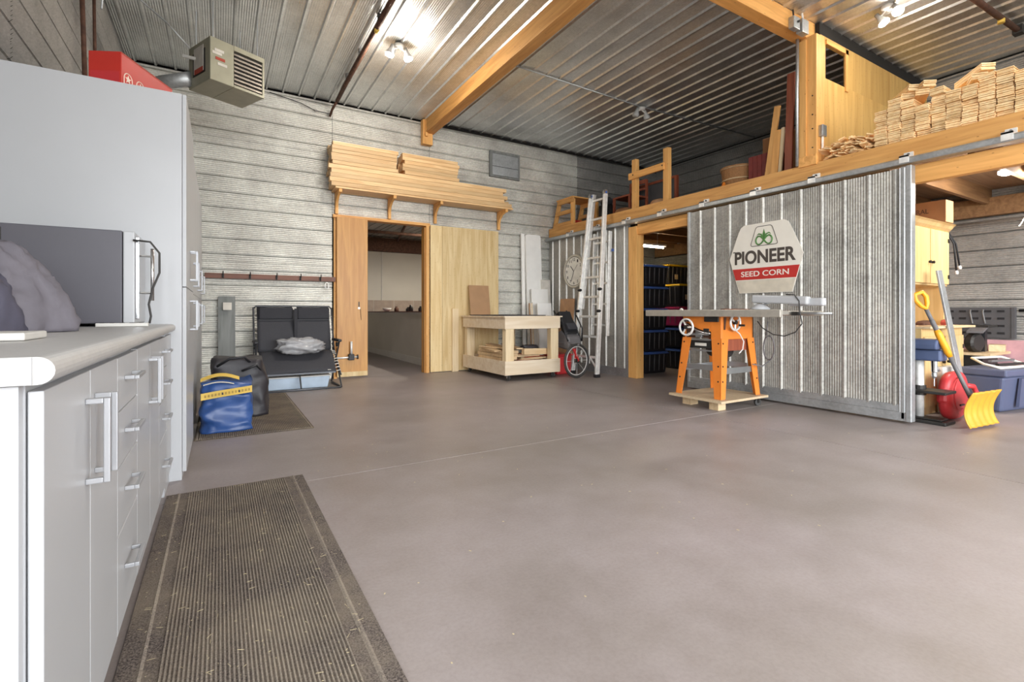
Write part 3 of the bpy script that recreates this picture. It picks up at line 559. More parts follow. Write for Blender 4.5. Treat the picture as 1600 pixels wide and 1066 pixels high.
MB().grid(lambda u, v: (-.135+u*.28, 4.76+.05*v+.03*math.sin(3*u), .425+.035*math.sin(math.pi*u)+.02*v), 14, 3).build('yellow_strap', 'yellow', t, solid=.004)
MB().grid(lambda u, v: (-.115+u*.22, 4.70+.05*v, .40+.02*math.sin(math.pi*u)), 14, 3).build('white_strap', 'label', t, solid=.004)
def kb_(u, v):
    x, y = rbox(u, .25*(1-.15*v*v), .2*(1-.3*v*v)); k = .03*noise.noise((x*6+4, y*6, v*4))+.015*noise.noise((x*15, y*15, v*9))
    return (.16+x+k, 5.42+y+k, .013+v*.545+.03*noise.noise((x*8, 3, y*5)))
t = thing('black_bag', 'bulky black nylon bag behind the blue tote', 'bag', (.1, 5.42, .012)); soft_bag(kb_, 56, 24, 'bag_body', 'blackbag', t)
MB().tube([(-.02, 5.25, .5), (.08, 5.2, .57), (.2, 5.22, .58), (.27, 5.3, .5)], .012, 8).build('carry_handle', 'black', t, smooth=True); MB().tube([(.18, 5.21, .45), (.3, 5.2, .5), (.36, 5.3, .42)], .01, 8).build('strap', 'black', t, smooth=True)
# double reclining chair
t = thing('double_lounger', 'charcoal two-seat folding lounge chair with laced fabric before the back wall', 'chair', (.89, 7.1, 0))
xa, xb = .39, 1.39
def bk(u, v): return (xa+.04+u*(xb-xa-.08), 7.22+.22*v-.03*math.sin(math.pi*v), .47+.60*v-.012*math.sin(math.pi*u*2)**2)
MB().grid(bk, 20, 12).build('backrest', 'fabric', t, smooth=True, solid=.012)
MB().grid(lambda u, v: (xa+.05+u*(xb-xa-.10), 7.22-.42*v, .47+.02*math.sin(math.pi*v)-.27*v**1.6+.02*math.sin(math.pi*u)*v), 20, 10).build('seat', 'fabric', t, smooth=True, solid=.012)
for a in (xa+.06, xa+.535):
    p = MB().box(a, 7.31, .90, a+.42, 7.36, 1.065).build('head_pad', 'pad', t, bev=.02); p.modifiers[0].segments = 3
    MB().box(a, 7.335, .89, a+.42, 7.345, .90).build('pad_seam', 'black', p)
B(xa+.485, 7.24, .5, xa+.525, 7.262, 1.05, 'centre_strip', 'pad', t); B(xa+.475, 7.385, 1.035, xa+.53, 7.40, 1.075, 'white_tag', 'label', t)
for sx_ in (xa, xb):
    MB().tube([(sx_, 7.20, .42), (sx_, 7.42, 1.06)], .012, 8).build('back_tube', 'frame', t); MB().tube([(sx_, 7.23, .47), (sx_, 6.80, .2), (sx_, 6.76, .17)], .012, 8).build('seat_tube', 'frame', t)
    MB().tube([(sx_+.02*(1 if sx_ < 1 else -1), 7.30, .02), (sx_, 6.86, .60)], .011, 8).build('leg_tube', 'frame', t); MB().tube([(sx_, 6.72, .02), (sx_, 7.35, .62)], .011, 8).build('leg_tube', 'frame', t)
    B(sx_-.025, 6.82, .60, sx_+.025, 7.22, .635, 'armrest', 'black', t, bev=.01)
    MB().lathe([(.03, -.02), (.03, .02)], (sx_, 6.98, .56), 12, (1,0,0)).build('lock_knob', 'black', t)
    mb = MB()
    for k in range(10):
        f = k/9; mb.tube([(sx_, 7.21-.40*f, .465-.24*f**1.6), (sx_+(.055 if sx_ < 1 else -.055), 7.19-.40*f, .46-.24*f**1.6)], .006, 6)
        if k < 7: mb.tube([(sx_, 7.24+.022*k, .52+.07*k), (sx_+(.05 if sx_ < 1 else -.05), 7.25+.02*k, .51+.07*k)], .005, 6)
    o = mb.build('lacing', 'label', t); o['kind'] = 'stuff'
MB().tube([(xa, 7.42, 1.05), (xa+.03, 7.43, 1.08), (xb-.03, 7.43, 1.08), (xb, 7.42, 1.05)], .012, 8).build('top_tube', 'frame', t, smooth=True)
MB().tube([(xa+.02, 7.30, .014), (xa, 6.72, .014), (xa+.05, 6.68, .014), (xb-.05, 6.68, .014), (xb, 6.72, .014), (xb-.02, 7.30, .014)], .012, 8).build('floor_tube', 'frame', t, smooth=True)
MB().tube([((xa+xb)/2, 6.68, .014), ((xa+xb)/2, 6.84, .22)], .01, 8).build('centre_strut', 'frame', t)
B(xa+.06, 6.79, .195, xb-.06, 6.81, .215, 'front_bar', 'frame', t); B(xb-.16, 6.797, .235, xb-.12, 6.80, .242, 'care_label', 'label', t)
film = crumple('plastic_bundle', 'film', (.93, 7.02, .55), (.29, .14, .11), 9, .3, 30, 'crumpled bundle wrapped in clear plastic lying on the lounge chair', 'bundle', pw=.7)
film.rotation_euler = (0, .0, 0)
t = thing('flat_storage_box', 'pale blue flat storage box tucked under the lounge chair', 'box', (.9, 7.05, 0)); MB().prism([(.52, .0), (1.24, 0), (1.27, .15), (.49, .15)], 6.86, 7.28, 'y').build('tub', 'bluebin', t, bev=.01); B(.475, 6.845, .15, 1.285, 7.295, .165, 'lid', 'whitep', t, bev=.004)
# grey board, hook rail
t = thing('grey_board', 'weathered grey board with a taped white paper leaning on the back wall', 'board', (.08, 7.58, 0)); MB().obox((.082, 7.575, .61), (.2, .025, 1.21), (math.radians(-3), 0, 0)).build('plank', 'greyboard', t); MB().obox((.09, 7.532, 1.08), (.10, .002, .10), (math.radians(-3), 0, .02)).build('paper', 'label', t)
t = thing('hook_rail', 'brown wooden coat rail with five hooks on the back wall', 'coat rail', (.68, 7.6, 1.49)); B(-.17, 7.605, 1.455, 1.485, 7.632, 1.525, 'rail', 'brownrail', t, bev=.003)
for xx in (.04, .36, .69, 1.0, 1.27):
    h = MB().tube([(xx, 7.60, 1.50), (xx, 7.555, 1.495), (xx, 7.535, 1.515), (xx, 7.53, 1.55)], .007, 8).tube([(xx, 7.60, 1.48), (xx, 7.57, 1.465), (xx, 7.555, 1.48)], .006, 8).build('hook', 'darkmetal', t, smooth=True); B(xx-.012, 7.597, 1.46, xx+.012, 7.606, 1.52, 'hook_plate', 'darkmetal', h)
o = MB().tube([(1.35, 7.60, 1.44), (1.335, 7.59, 1.40), (1.335, 7.59, 1.36), (1.36, 7.59, 1.345), (1.385, 7.59, 1.36), (1.385, 7.59, 1.40), (1.37, 7.60, 1.44)], .008, 8, True).build('padlock_shackle', 'alu', smooth=True); tag(o, 'small grey metal ring hanging below the coat rail end', 'ring')
ORD = ['first', 'second', 'third', 'fourth', 'fifth', 'sixth', 'seventh', 'eighth', 'ninth', 'tenth', 'eleventh', 'twelfth', 'thirteenth', 'fourteenth', 'fifteenth', 'sixteenth', 'seventeenth', 'eighteenth', 'nineteenth', 'twentieth']; ROW3 = ['front', 'middle', 'back']
# ================================================================ BACK WALL SHELF
t = thing('wall_shelf', 'long wooden wall shelf on four curved brackets above the back doorway', 'shelf', (2.9, 7.45, 2.8))
B(1.43, 7.30, 2.79, 4.40, 7.63, 2.818, 'shelf_board', 'trimwood', t, bev=.002)
for xx in (1.50, 2.30, 3.07, 4.28):
    b_ = MB().box(xx-.022, 7.58, 2.47, xx+.022, 7.625, 2.79).box(xx-.022, 7.31, 2.74, xx+.022, 7.58, 2.79).prism([(7.58, 2.56), (7.545, 2.65), (7.47, 2.71), (7.36, 2.742), (7.58, 2.742)], xx-.018, xx+.018, 'x').build('bracket', 'timberz', t, bev=.002)
random.seed(11); proto = {}
def board(x0, x1, y0, y1, z0, z1, label, group):
    o = B(x0, y0, z0, x1, y1, z1, 'trim_board', 'trimwood', bev=.002); return tag(o, label, 'board', group)
for r_ in range(5):
    for c_ in range(3):
        y0 = 7.285+c_*.11; z0 = 2.819+r_*.062
        board(1.40-random.uniform(0, .07), 4.30+random.uniform(-.05, .16)-.05*r_, y0+random.uniform(0, .006), y0+.105, z0, z0+.060, f'{ORD[r_]} row from below, {ROW3[c_]} board of the full-length stack on the wall shelf', 'long boards on the wall shelf')
for r_ in range(6):
    for c_ in range(3):
        y0 = 7.285+c_*.11; z0 = 3.131+r_*.054
        board(1.40-random.uniform(0, .04), 2.33+random.uniform(-.02, .02), y0+random.uniform(0, .012), y0+.105, z0, z0+.052, f'{ORD[r_]} row from below, {ROW3[c_]} board of the upper left stack on the wall shelf', 'short boards in the upper left stack')
        board(2.43+random.uniform(-.02, .02), 3.35+random.uniform(-.02, .02), y0+random.uniform(0, .012), y0+.105, z0, z0+.052, f'{ORD[r_]} row from below, {ROW3[c_]} board of the upper right stack on the wall shelf', 'short boards in the upper right stack')
# wall vent
t = thing('wall_vent', 'square galvanised vent cover high on the back wall', 'vent', (4.4, 7.6, 3.63)); B(4.14, 7.60, 3.45, 4.70, 7.632, 3.83, 'panel', 'galvtrim', t)
for a in ((4.10, 3.41, 4.15, 3.87), (4.69, 3.41, 4.72, 3.87), (4.15, 3.83, 4.69, 3.87), (4.15, 3.41, 4.69, 3.44)): B(a[0], 7.59, a[1], a[2], 7.632, a[3], 'frame_strip', 'greyboard', t)
B(4.15, 7.596, 3.60, 4.69, 7.60, 3.608, 'seam', 'darkmetal', t)
# ================================================================ WORKBENCH
t = thing('workbench', 'pale plywood workbench on casters before the plywood leaf', 'workbench', (4.0, 6.75, 0))
x0, x1, y0, y1 = 3.52, 4.50, 6.06, 7.48
B(x0-.02, y0-.02, .925, x1+.03, y1+.02, .943, 'top', 'plybench', t, bev=.002)
for nm, a in (('apron', (x0, y0, .755, x1, y0+.02, .925)), ('apron', (x0, y1-.02, .755, x1, y1, .925)), ('apron', (x0, y0+.021, .755, x0+.02, y1-.021, .925)), ('apron', (x1-.02, y0+.021, .755, x1, y1-.021, .925)),
              ('lower_apron', (x0, y0, .085, x1, y0+.02, .29)), ('lower_apron', (x0, y1-.02, .085, x1, y1, .29)), ('lower_apron', (x0, y0+.021, .085, x0+.02, y1-.021, .29)), ('lower_apron', (x1-.02, y0+.021, .085, x1, y1-.021, .29))): B(*a, nm, 'plybench', t, bev=.002)
B(x0+.02, y0+.02, .24, x1-.02, y1-.02, .26, 'lower_shelf', 'plybench', t)
for lx in (x0+.021, x1-.16):
    for ly in (y0+.021, y1-.12):
        B(lx, ly, .10, lx+.14, ly+.10, .925, 'leg', 'palez', t, bev=.003)
        c_ = MB().lathe([(.038, -.013), (.040, -.008), (.040, .008), (.038, .013)], (lx+.07, ly+.05, .0405), 16, (1,.25,0)).build('caster', 'rubber', t, smooth=False)
        MB().box(lx+.04, ly+.025, .085, lx+.10, ly+.075, .10).box(lx+.045, ly+.04, .035, lx+.052, ly+.06, .09).box(lx+.088, ly+.04, .035, lx+.095, ly+.06, .09).build('fork', 'chrome', c_)
o = MB().obox((3.84, 7.485, 1.20), (.38, .006, .53), (math.radians(-9), 0, 0)).build('hardboard_sheet', 'mdf'); tag(o, 'square brown hardboard sheet propped upright on the bench', 'board')
o = MB().obox((3.95, 6.75, .952), (.8, 1.0, .012), (.004, 0, .06)).build('rubber_sheet', 'fabric'); tag(o, 'thin black sheet lying on the bench top', 'panel')
random.seed(4)
for k in range(9):
    r_, c_ = k // 3, k % 3
    o = MB().obox((3.66+c_*.1, 6.72, .295+r_*.05), (.095, .75+random.uniform(-.05, .05), .045), (0, 0, random.uniform(-.01, .01))).build('lumber', 'pale'); tag(o, f'{ROW3[c_].replace("front","left").replace("back","right")} plank in the {ORD[r_]} layer on the bench lower shelf', 'plank', 'planks on the bench shelf')
for k in range(7):
    o = MB().obox((3.62+.06*k, 6.7-.03*k, .43+.02*(k % 3)), (.10, .62, .016), (random.uniform(-.08, .08), random.uniform(-.2, .2), random.uniform(-.35, .35))).build('wood_offcut', 'pale'); tag(o, 'thin loose offcut lying across the planks on the bench shelf', 'offcut', 'loose offcuts on the bench shelf')
o = MB().obox((4.18, 6.245, .40), (.50, .07, .09), (0, .03, .05)).build('pine_block', 'pale'); tag(o, 'pale pine batten on the bench shelf facing the ladder', 'batten')
for k in range(8):
    o = MB().obox((4.05+.05*(k % 4), 6.25+.02*k, .273+.014*k), (.42, .05, .012), (0, random.uniform(-.04, .04), random.uniform(-.3, .3))).build('scrap_strip', 'pale' if k % 3 else 'redwood'); tag(o, 'thin scrap strip in the heap on the bench shelf end', 'scrap', 'scrap strips on the bench shelf')
o = crumple('black_cloth', 'blackbag', (4.1, 6.3, .47), (.14, .06, .028), 6, .3, 14, 'small black cloth lying on the scrap heap in the bench', 'cloth')
# ================================================================ LEANING PANELS
def lean_panel(name, c, w, h, th, mat, label, tilt=3, rz=0, rnd=0, cat='panel'):
    if rnd:
        R = rnd; poly = []
        for cx, cz, a0 in ((w/2-R, h-R, 0), (-w/2+R, h-R, 90), (-w/2+R, R, 180), (w/2-R, R, 270)):
            poly += [(cx+R*math.cos(math.radians(a0+k*15)), cz+R*math.sin(math.radians(a0+k*15))) for k in range(7)]
        mb = MB().prism(poly, -th/2, th/2, 'y')
    else: mb = MB().box(-w/2, -th/2, 0, w/2, th/2, h)
    o = mb.build(name, mat, bev=.003); o.location = c; o.rotation_euler = (math.radians(-tilt), 0, rz); return tag(o, label, cat)
lean_panel('tabletop_slab', (4.97, 7.42, .004), .33, 2.43, .045, 'whiteb', 'tall white panel with rounded corners leaning in the back corner', 3, rnd=.05)
lean_panel('shelf_slab', (4.77, 7.50, .004), .07, 2.44, .03, 'whiteb', 'tall narrow white strip leaning left of the rounded white panel', 2)
lean_panel('white_board', (5.0, 7.27, .004), .36, 1.42, .02, 'whiteb', 'chest-high white board leaning before the tall rounded panel', 4)
lean_panel('grey_white_board', (5.20, 7.38, .004), .2, 1.60, .02, 'label', 'off-white board behind the others beside the partition', 3)
lean_panel('white_board', (4.96, 7.06, .004), .30, 1.16, .02, 'whiteb', 'short bright white board at the front of the leaning stack', 5)
for k in range(4): lean_panel('narrow_strip', (4.70+.035*k, 7.14+.02*k, .004), .022, 1.16+.02*(k % 2), .018, ('mdf', 'label', 'pale', 'label')[k], ('brown', 'first off-white', 'pale pine', 'second off-white')[k]+' narrow strip leaning beside the short white board', 5, cat='strip')
o = MB().box(-.012, -.20, 0, .012, .20, 1.24).build('tan_board', 'tan', bev=.002); o.location = (5.26, 6.98, .004); o.rotation_euler = (0, math.radians(4), 0); tag(o, 'tan hardboard leaning on the partition under the clock', 'board'); B(-.012, -.21, 0, .012, -.20, 1.245, 'pale_edge', 'pale', o)
# ================================================================ CLOCK (faces -X)
FXM = lambda x, y, z: Matrix(((0, 0, -1, x), (-1, 0, 0, y), (0, 1, 0, z), (0, 0, 0, 1)))
def text_fit(body, w, h, mtx, mat, parent, name, bold=0, depth=.0008):
    o = text(body, 1, Matrix.Identity(4), mat, None, name, depth=depth, bold=bold); me = o.data
    xs_ = [v.co.x for v in me.vertices]; ys_ = [v.co.y for v in me.vertices]; mx_, my_ = (min(xs_)+max(xs_))/2, (min(ys_)+max(ys_))/2
    me.transform(Matrix.Diagonal((w/(max(xs_)-min(xs_)), h/(max(ys_)-min(ys_)), 1, 1))@Matrix.Translation((-mx_, -my_, 0)))
    for v in me.vertices: v.co.z = depth if v.co.z > 0 else -depth
    off = Vector((0,0,0)); p = parent
    while p is not None: off += p.location; p = p.parent
    me.transform(Matrix.Translation(-off)@mtx); o.parent = parent; return o
t = thing('wall_clock', 'large round cream wall clock on the ribbed partition beside the ladder', 'clock', (5.36, 6.8, 1.43)); cy, cz = 6.80, 1.72
MB().lathe([(.27, 0), (.295, .0), (.30, .02), (.29, .04), (.262, .042), (.26, .025), (.001, .025)], (5.378, cy, cz), 40, (-1,0,0)).build('rim', 'clockr', t, smooth=True)
fc = MB().lathe([(.26, 0), (.26, .004), (.001, .004)], (5.353, cy, cz), 40, (-1,0,0)).build('face', 'clockf', t)
MB().tube([(5.347, cy+.255*math.cos(a), cz+.255*math.sin(a)) for a in [2*math.pi*k/40 for k in range(40)]], .004, 5, True).build('ring_line', 'ink', fc)
for k in range(1, 13):
    a = math.radians(90-30*k); text_fit(str(k), .032*len(str(k)), .05, FXM(5.347, cy-.205*math.cos(a), cz+.205*math.sin(a)), 'ink', fc, 'numeral', .006)
def hand(a, l, w): 
    a = math.radians(90-a); return MB().bar((5.343, cy, cz), (5.343, cy-l*math.cos(a), cz+l*math.sin(a)), w, .002, (1,0,0))
hand(317, .13, .012).build('hour_hand', 'ink', t); hand(203, .19, .009).build('minute_hand', 'ink', t); hand(42, .15, .004).build('second_hand', 'ink', t)
# ================================================================ LADDER
t = thing('ladder', 'worn aluminium multi-position ladder leaning on the loft beam', 'ladder', (5.0, 6.0, 0))
def lp(sd, z, dx=0, dy=0): # sd 0 right rail (low Y), 1 left rail
    f = z/2.95; X = 4.95+.30*f+dx; a, b = (5.73, 5.87) if sd == 0 else (6.33, 6.21); return Vector((X, a+(b-a)*f+dy, z))
for sd in (0, 1):
    MB().bar(lp(sd, .03), lp(sd, 2.88), .04, .07, (1,0,0)).build('rail', 'alu', t, bev=.004)
    MB().bar(lp(sd, 1.05, .035, .03 if sd == 0 else -.03), lp(sd, 2.93, .035, .03 if sd == 0 else -.03), .034, .06, (1,0,0)).build('inner_rail', 'alu', t, bev=.004)
    MB().lathe([(.045, -.02), (.05, -.012), (.05, .012), (.045, .02)], lp(sd, 2.90), 16, (0,1,0)).build('hinge', 'steel', t, smooth=False)
    MB().lathe([(.018, -.026), (.018, .026)], lp(sd, 2.90), 12, (0,1,0)).build('hinge_pin', 'lidblue', t)
    f_ = lp(sd, 0); B(f_.x-.045, f_.y-.03, .0, f_.x+.045, f_.y+.03, .05, 'foot', 'black', t, bev=.006)
    for zz in (1.02, 1.36): 
        q = lp(sd, zz, -.03); MB().lathe([(.02, -.03), (.024, -.02), (.024, .02), (.012, .05)], q, 10, (0, -1 if sd == 0 else 1, 0)).build('lock_knob', 'black', t)
for k in range(9):
    z = .30+k*.315; dx = .0 if z < 1.1 else .03; MB().bar(lp(0, z, dx), lp(1, z, dx), .035, .035, (0,0,1)).build('rung', 'alu', t, bev=.005)
MB().bar(lp(0, .12), lp(0, .12)+Vector((0, .17, .17)), .02, .02).bar(lp(1, .12), lp(1, .12)+Vector((0, -.17, .17)), .02, .02).build('brace', 'alu', t)
for dy in (-.06, .30): MB().bar((5.17, 5.80+dy, .63), (5.285, 5.86+dy, 2.28), .026, .06, (1,0,0)).build('rear_rail', 'alu', t, bev=.004)
for k in range(5): z = .8+.33*k; f = (z-.63)/1.7; MB().bar((5.17+.115*f, 5.74+.06*f, z), (5.17+.115*f, 6.10+.06*f, z), .03, .03).build('rear_rung', 'alu', t)
B(5.25, 5.70, 1.95, 5.27, 5.74, 1.99, 'lock_tab', 'lidblue', t)
# ================================================================ CART WITH WHEEL, RED BOX
t = thing('wheeled_cart', 'grey and black buggy with a big thin wheel between bench and ladder', 'buggy', (4.72, 6.1, 0))
wc = Vector((4.64, 5.83, .265)); ring = [wc+Vector((.245*math.cos(a), .03*math.cos(a), .245*math.sin(a))) for a in [2*math.pi*k/32 for k in range(32)]]
w_ = MB().tube(ring, .019, 8, True).build('wheel', 'rubber', t, smooth=True); ring2 = [wc+(q-wc)*.88 for q in ring]; MB().tube(ring2, .007, 6, True).build('rim', 'alu', w_)
for k in range(0, 32, 4): MB().tube([wc, ring2[k]], .002, 4).build('spoke', 'alu', w_)
MB().lathe([(.03, -.03), (.03, .03)], wc, 12, (-.12, 1, 0)).build('hub', 'darkmetal', w_)
for dx in (-.05, .05): MB().bar(wc+Vector((0, dx*.8, 0)), (4.72+dx, 6.02, .52), .02, .03).build('fork_arm', 'redp', t)
MB().tube([(4.66, 5.8, .5), (4.62, 6.0, .53), (4.60, 6.3, .50), (4.62, 6.5, .48)], .018, 8).build('frame_tube', 'seatgrey', t, smooth=True)
MB().prism([(5.95, .40), (6.45, .46), (6.45, .60), (6.2, .72), (6.0, .62)], 4.60, 4.86, 'x').build('tub', 'seatgrey', t, bev=.03)
MB().prism([(6.06, .66), (6.16, .62), (6.34, .98), (6.26, 1.02)], 4.62, 4.85, 'x').build('seat_back', 'black', t, bev=.02); MB().prism([(6.02, .74), (6.10, .70), (6.18, .80), (6.10, .84)], 4.64, 4.83, 'x').build('seat_pad', 'fabric', t, bev=.02)
for xx in (4.61, 4.86): MB().tube([(xx, 6.0, .55), (xx, 6.15, .80), (xx, 6.38, 1.02)], .014, 8).build('handle_tube', 'black', t, smooth=True)
MB().tube([(4.86, 5.98, .55), (4.80, 5.9, .75), (4.86, 6.12, .95)], .012, 8).build('strap', 'black', t, smooth=True)
o = MB().prism([(6.30, .0), (6.70, .0), (6.72, .30), (6.28, .30)], 4.62, 4.90, 'x').build('red_tub', 'redp', bev=.02); tag(o, 'red plastic container on the floor behind the bench corner', 'container')
B(4.60, 6.26, .30, 4.92, 6.74, .33, 'rim', 'redp', o, bev=.01)
# ================================================================ TABLE SAW
t = thing('table_saw', 'orange contractor table saw on four splayed legs', 'table saw', (4.6, 3.35, .125))
cx0, cx1, cy0, cy1, zb, zt = 4.36, 4.90, 3.15, 3.62, .72, .965
cab = MB().box(cx0+.02, cy0, zb, cx1, cy0+.02, zt).box(cx0+.02, cy1-.02, zb, cx1, cy1, zt).box(cx1-.02, cy0, zb, cx1, cy1, zt).box(cx0, cy0, zb, cx0+.02, cy0+.12, zt).build('cabinet', 'orange', t, bev=.004)
# front face with curved tilt slot: panel above an arc
arc = [(3.27+.35*k/12, .80+.13*(k/12)**2) for k in range(13)]
MB().prism([(3.27, .80)]+arc[1:]+[(3.62, .965), (3.27, .965)], cx0, cx0+.015, 'x').build('front_panel', 'orange', t)
MB().tube([(cx0-.012, y, z-.022) for y, z in arc], .009, 8).build('tilt_scale', 'steel', t, smooth=True)
B(cx0+.03, cy0+.12, zb+.01, cx0+.06, cy1-.02, .88, 'mechanism_plate', 'rust', t); MB().tube([(cx0+.0, 3.30, .77), (cx0+.0, 3.55, .765)], .014, 8).build('trunnion_rod', 'steel', t); B(cx0-.005, 3.38, .735, cx0+.03, 3.46, .80, 'trunnion_block', 'steel', t, bev=.006); B(cx0-.005, 3.29, .78, cx0+.03, 3.36, .83, 'trunnion_block', 'darkmetal', t, bev=.006)
B(cx0+.01, 3.28, .62, cx0+.03, 3.56, .70, 'name_plate', 'darkmetal', t); B(cx0+.004, 3.33, .645, cx0+.01, 3.47, .675, 'plate_label', 'label', t); B(cx0-.005, 3.27, .59, cx0+.035, 3.58, .605, 'crossbar', 'steel', t); B(cx0-.005, 3.27, .705, cx0+.035, 3.58, .72, 'crossbar', 'steel', t)
def wheel(c, ax, r, nm):
    c = Vector(c); ax = Vector(ax); q = Vector((0,0,1)).rotation_difference(ax)
    w_ = MB().tube([c+q@Vector((r*math.cos(a), r*math.sin(a), 0)) for a in [2*math.pi*k/24 for k in range(24)]], .012, 8, True).build(nm, 'alu', t, smooth=True)
    for k in range(3): a = 2*math.pi*k/3+.5; MB().tube([c, c+q@Vector((r*math.cos(a), r*math.sin(a), 0))], .009, 6).build('spoke', 'alu', w_)
    MB().lathe([(.022, -.02), (.022, .015)], c, 12, ax).build('hub', 'darkmetal', w_); p = c+q@Vector((r*.8, -.03, 0)); MB().tube([p, p+ax*.06], .011, 8).build('crank_handle', 'darkmetal', w_)
wheel((cx0-.06, 3.53, .84), (-1,0,0), .085, 'handwheel'); wheel((4.52, cy0-.05, .895), (0,-1,0), .078, 'handwheel')
MB().tube([(cx0-.06, 3.53, .84), (cx0+.03, 3.53, .84)], .01, 8).build('wheel_shaft', 'steel', t)
B(cx0-.02, 3.17, .90, cx0+.0, 3.34, .955, 'switch_box', 'darkmetal', t, bev=.006)
MB().prism([(4.40, .82), (4.415, .82), (4.43, .95), (4.40, .95)], cy0-.012, cy0-.001, 'y').build('tilt_pointer', 'rust', t); MB().tube([(4.45, cy0-.03, .93), (4.60, cy0-.12, 1.02)], .008, 8).build('lock_lever', 'darkmetal', t)
def leg(fx, fy, tx, ty, sx_, sy_):
    w0, w1 = .115, .075; rings = []
    mb = MB()
    for (px, py, z, w_) in ((fx, fy, .126, w1), (tx, ty, .73, w0)):
        pass
    th = .006
    # two plates of an angle-section leg
    def plate(dx, dy):
        a = Vector((fx, fy, .126)); b = Vector((tx, ty, .73)); 
        va = [a, a+Vector((dx*w1, dy*w1, 0)), b+Vector((dx*w0, dy*w0, 0)), b]; n_ = Vector((-dy, dx, 0)) if (dx, dy) != (0, 0) else Vector((1,0,0)); n_ = Vector((sx_*abs(dy), sy_*abs(dx), 0))*th
        mb.add([*va, *[v+n_ for v in va]], [(0,1,2,3),(7,6,5,4),(0,4,5,1),(1,5,6,2),(2,6,7,3),(3,7,4,0)])
    plate(sx_, 0); plate(0, sy_)
    l = mb.build('leg', 'orange', t)
    for z in (.30, .45, .68):
        f = (z-.126)/.6; MB().lathe([(.009, 0), (.007, .006), (.001, .006)], (fx+(tx-fx)*f+sx_*.03, fy+(ty-fy)*f, z), 8, (0, -sy_, 0)).build('bolt', 'bolt', l); MB().lathe([(.009, 0), (.007, .006), (.001, .006)], (fx+(tx-fx)*f, fy+(ty-fy)*f+sy_*.03, z), 8, (-sx_, 0, 0)).build('bolt', 'bolt', l)
leg(4.27, 3.09, 4.355, 3.145, 1, 1); leg(4.27, 3.645, 4.355, 3.625, 1, -1); leg(4.93, 3.09, 4.905, 3.145, -1, 1); leg(4.93, 3.645, 4.905, 3.625, -1, -1)
for a in ((4.32, 3.20, .40, 4.33, 3.57, .455), (4.86, 3.2, .40, 4.87, 3.57, .455)): B(*a, 'cross_brace', 'steel', t)
B(4.36, 3.125, .37, 4.86, 3.135, .43, 'cross_brace', 'steel', t); B(4.36, 3.60, .37, 4.86, 3.61, .43, 'cross_brace', 'steel', t)
MB().lathe([(.085, 0), (.09, .01), (.09, .2), (.08, .23)], (4.70, 3.30, .60), 20, (0,1,0)).build('motor', 'darkmetal', t); B(4.50, 3.17, .60, 4.84, 3.20, .72, 'belt_guard', 'redwood', t)
# table top and rails
tb = B(4.33, 3.05, .965, 5.0, 3.72, 1.012, 'table', 'sawtop', t, bev=.003); B(4.33, 2.58, .975, 5.0, 3.05, 1.01, 'extension_wing', 'sawtop', t, bev=.003); B(4.33, 3.72, .975, 5.0, 4.08, 1.01, 'extension_wing', 'sawtop', t, bev=.003)
B(4.50, 3.0, 1.011, 4.53, 3.75, 1.0125, 'mitre_slot', 'darkmetal', tb); B(4.58, 3.36, 1.011, 4.80, 3.44, 1.014, 'throat_plate', 'darkmetal', tb)
B(4.285, 2.50, .955, 4.33, 4.10, 1.025, 'front_rail', 'sawtop', t, bev=.004); B(5.0, 2.5, .965, 5.03, 4.1, 1.015, 'rear_rail', 'sawtop', t, bev=.004)
MB().tube([(4.60, 2.60, .99), (4.60, 2.22, .99)], .012, 10).build('rail_tube', 'steel', t, smooth=True); B(4.57, 2.50, .97, 4.63, 2.56, 1.005, 'tube_clamp', 'darkmetal', t)
B(4.35, 3.10, 1.013, 4.98, 3.15, 1.035, 'rip_fence', 'brownrail', t); MB().prism([(3.66, 1.012), (3.72, 1.012), (3.69, 1.045)], 4.40, 4.43, 'x').build('push_wedge', 'label', t)
# dolly
t = thing('saw_dolly', 'chipboard dolly on blocks and one caster under the orange saw', 'dolly', (4.57, 3.35, 0))
B(4.20, 3.03, .10, 4.98, 3.68, .124, 'deck', 'chip', t, bev=.002)
for a in ((4.33, 3.16, 4.45, 3.27), (4.36, 3.52, 4.48, 3.63)): B(a[0], a[1], 0, a[2], a[3], .10, 'block', 'pale', t, bev=.002)
for yy in (3.12, 3.6):
    c_ = MB().lathe([(.038, -.012), (.040, 0), (.038, .012)], (4.93, yy, .0405), 14, (.3,1,0)).build('caster', 'rubber', t); MB().box(4.915, yy-.02, .035, 4.945, yy+.02, .10).build('fork', 'darkmetal', c_)
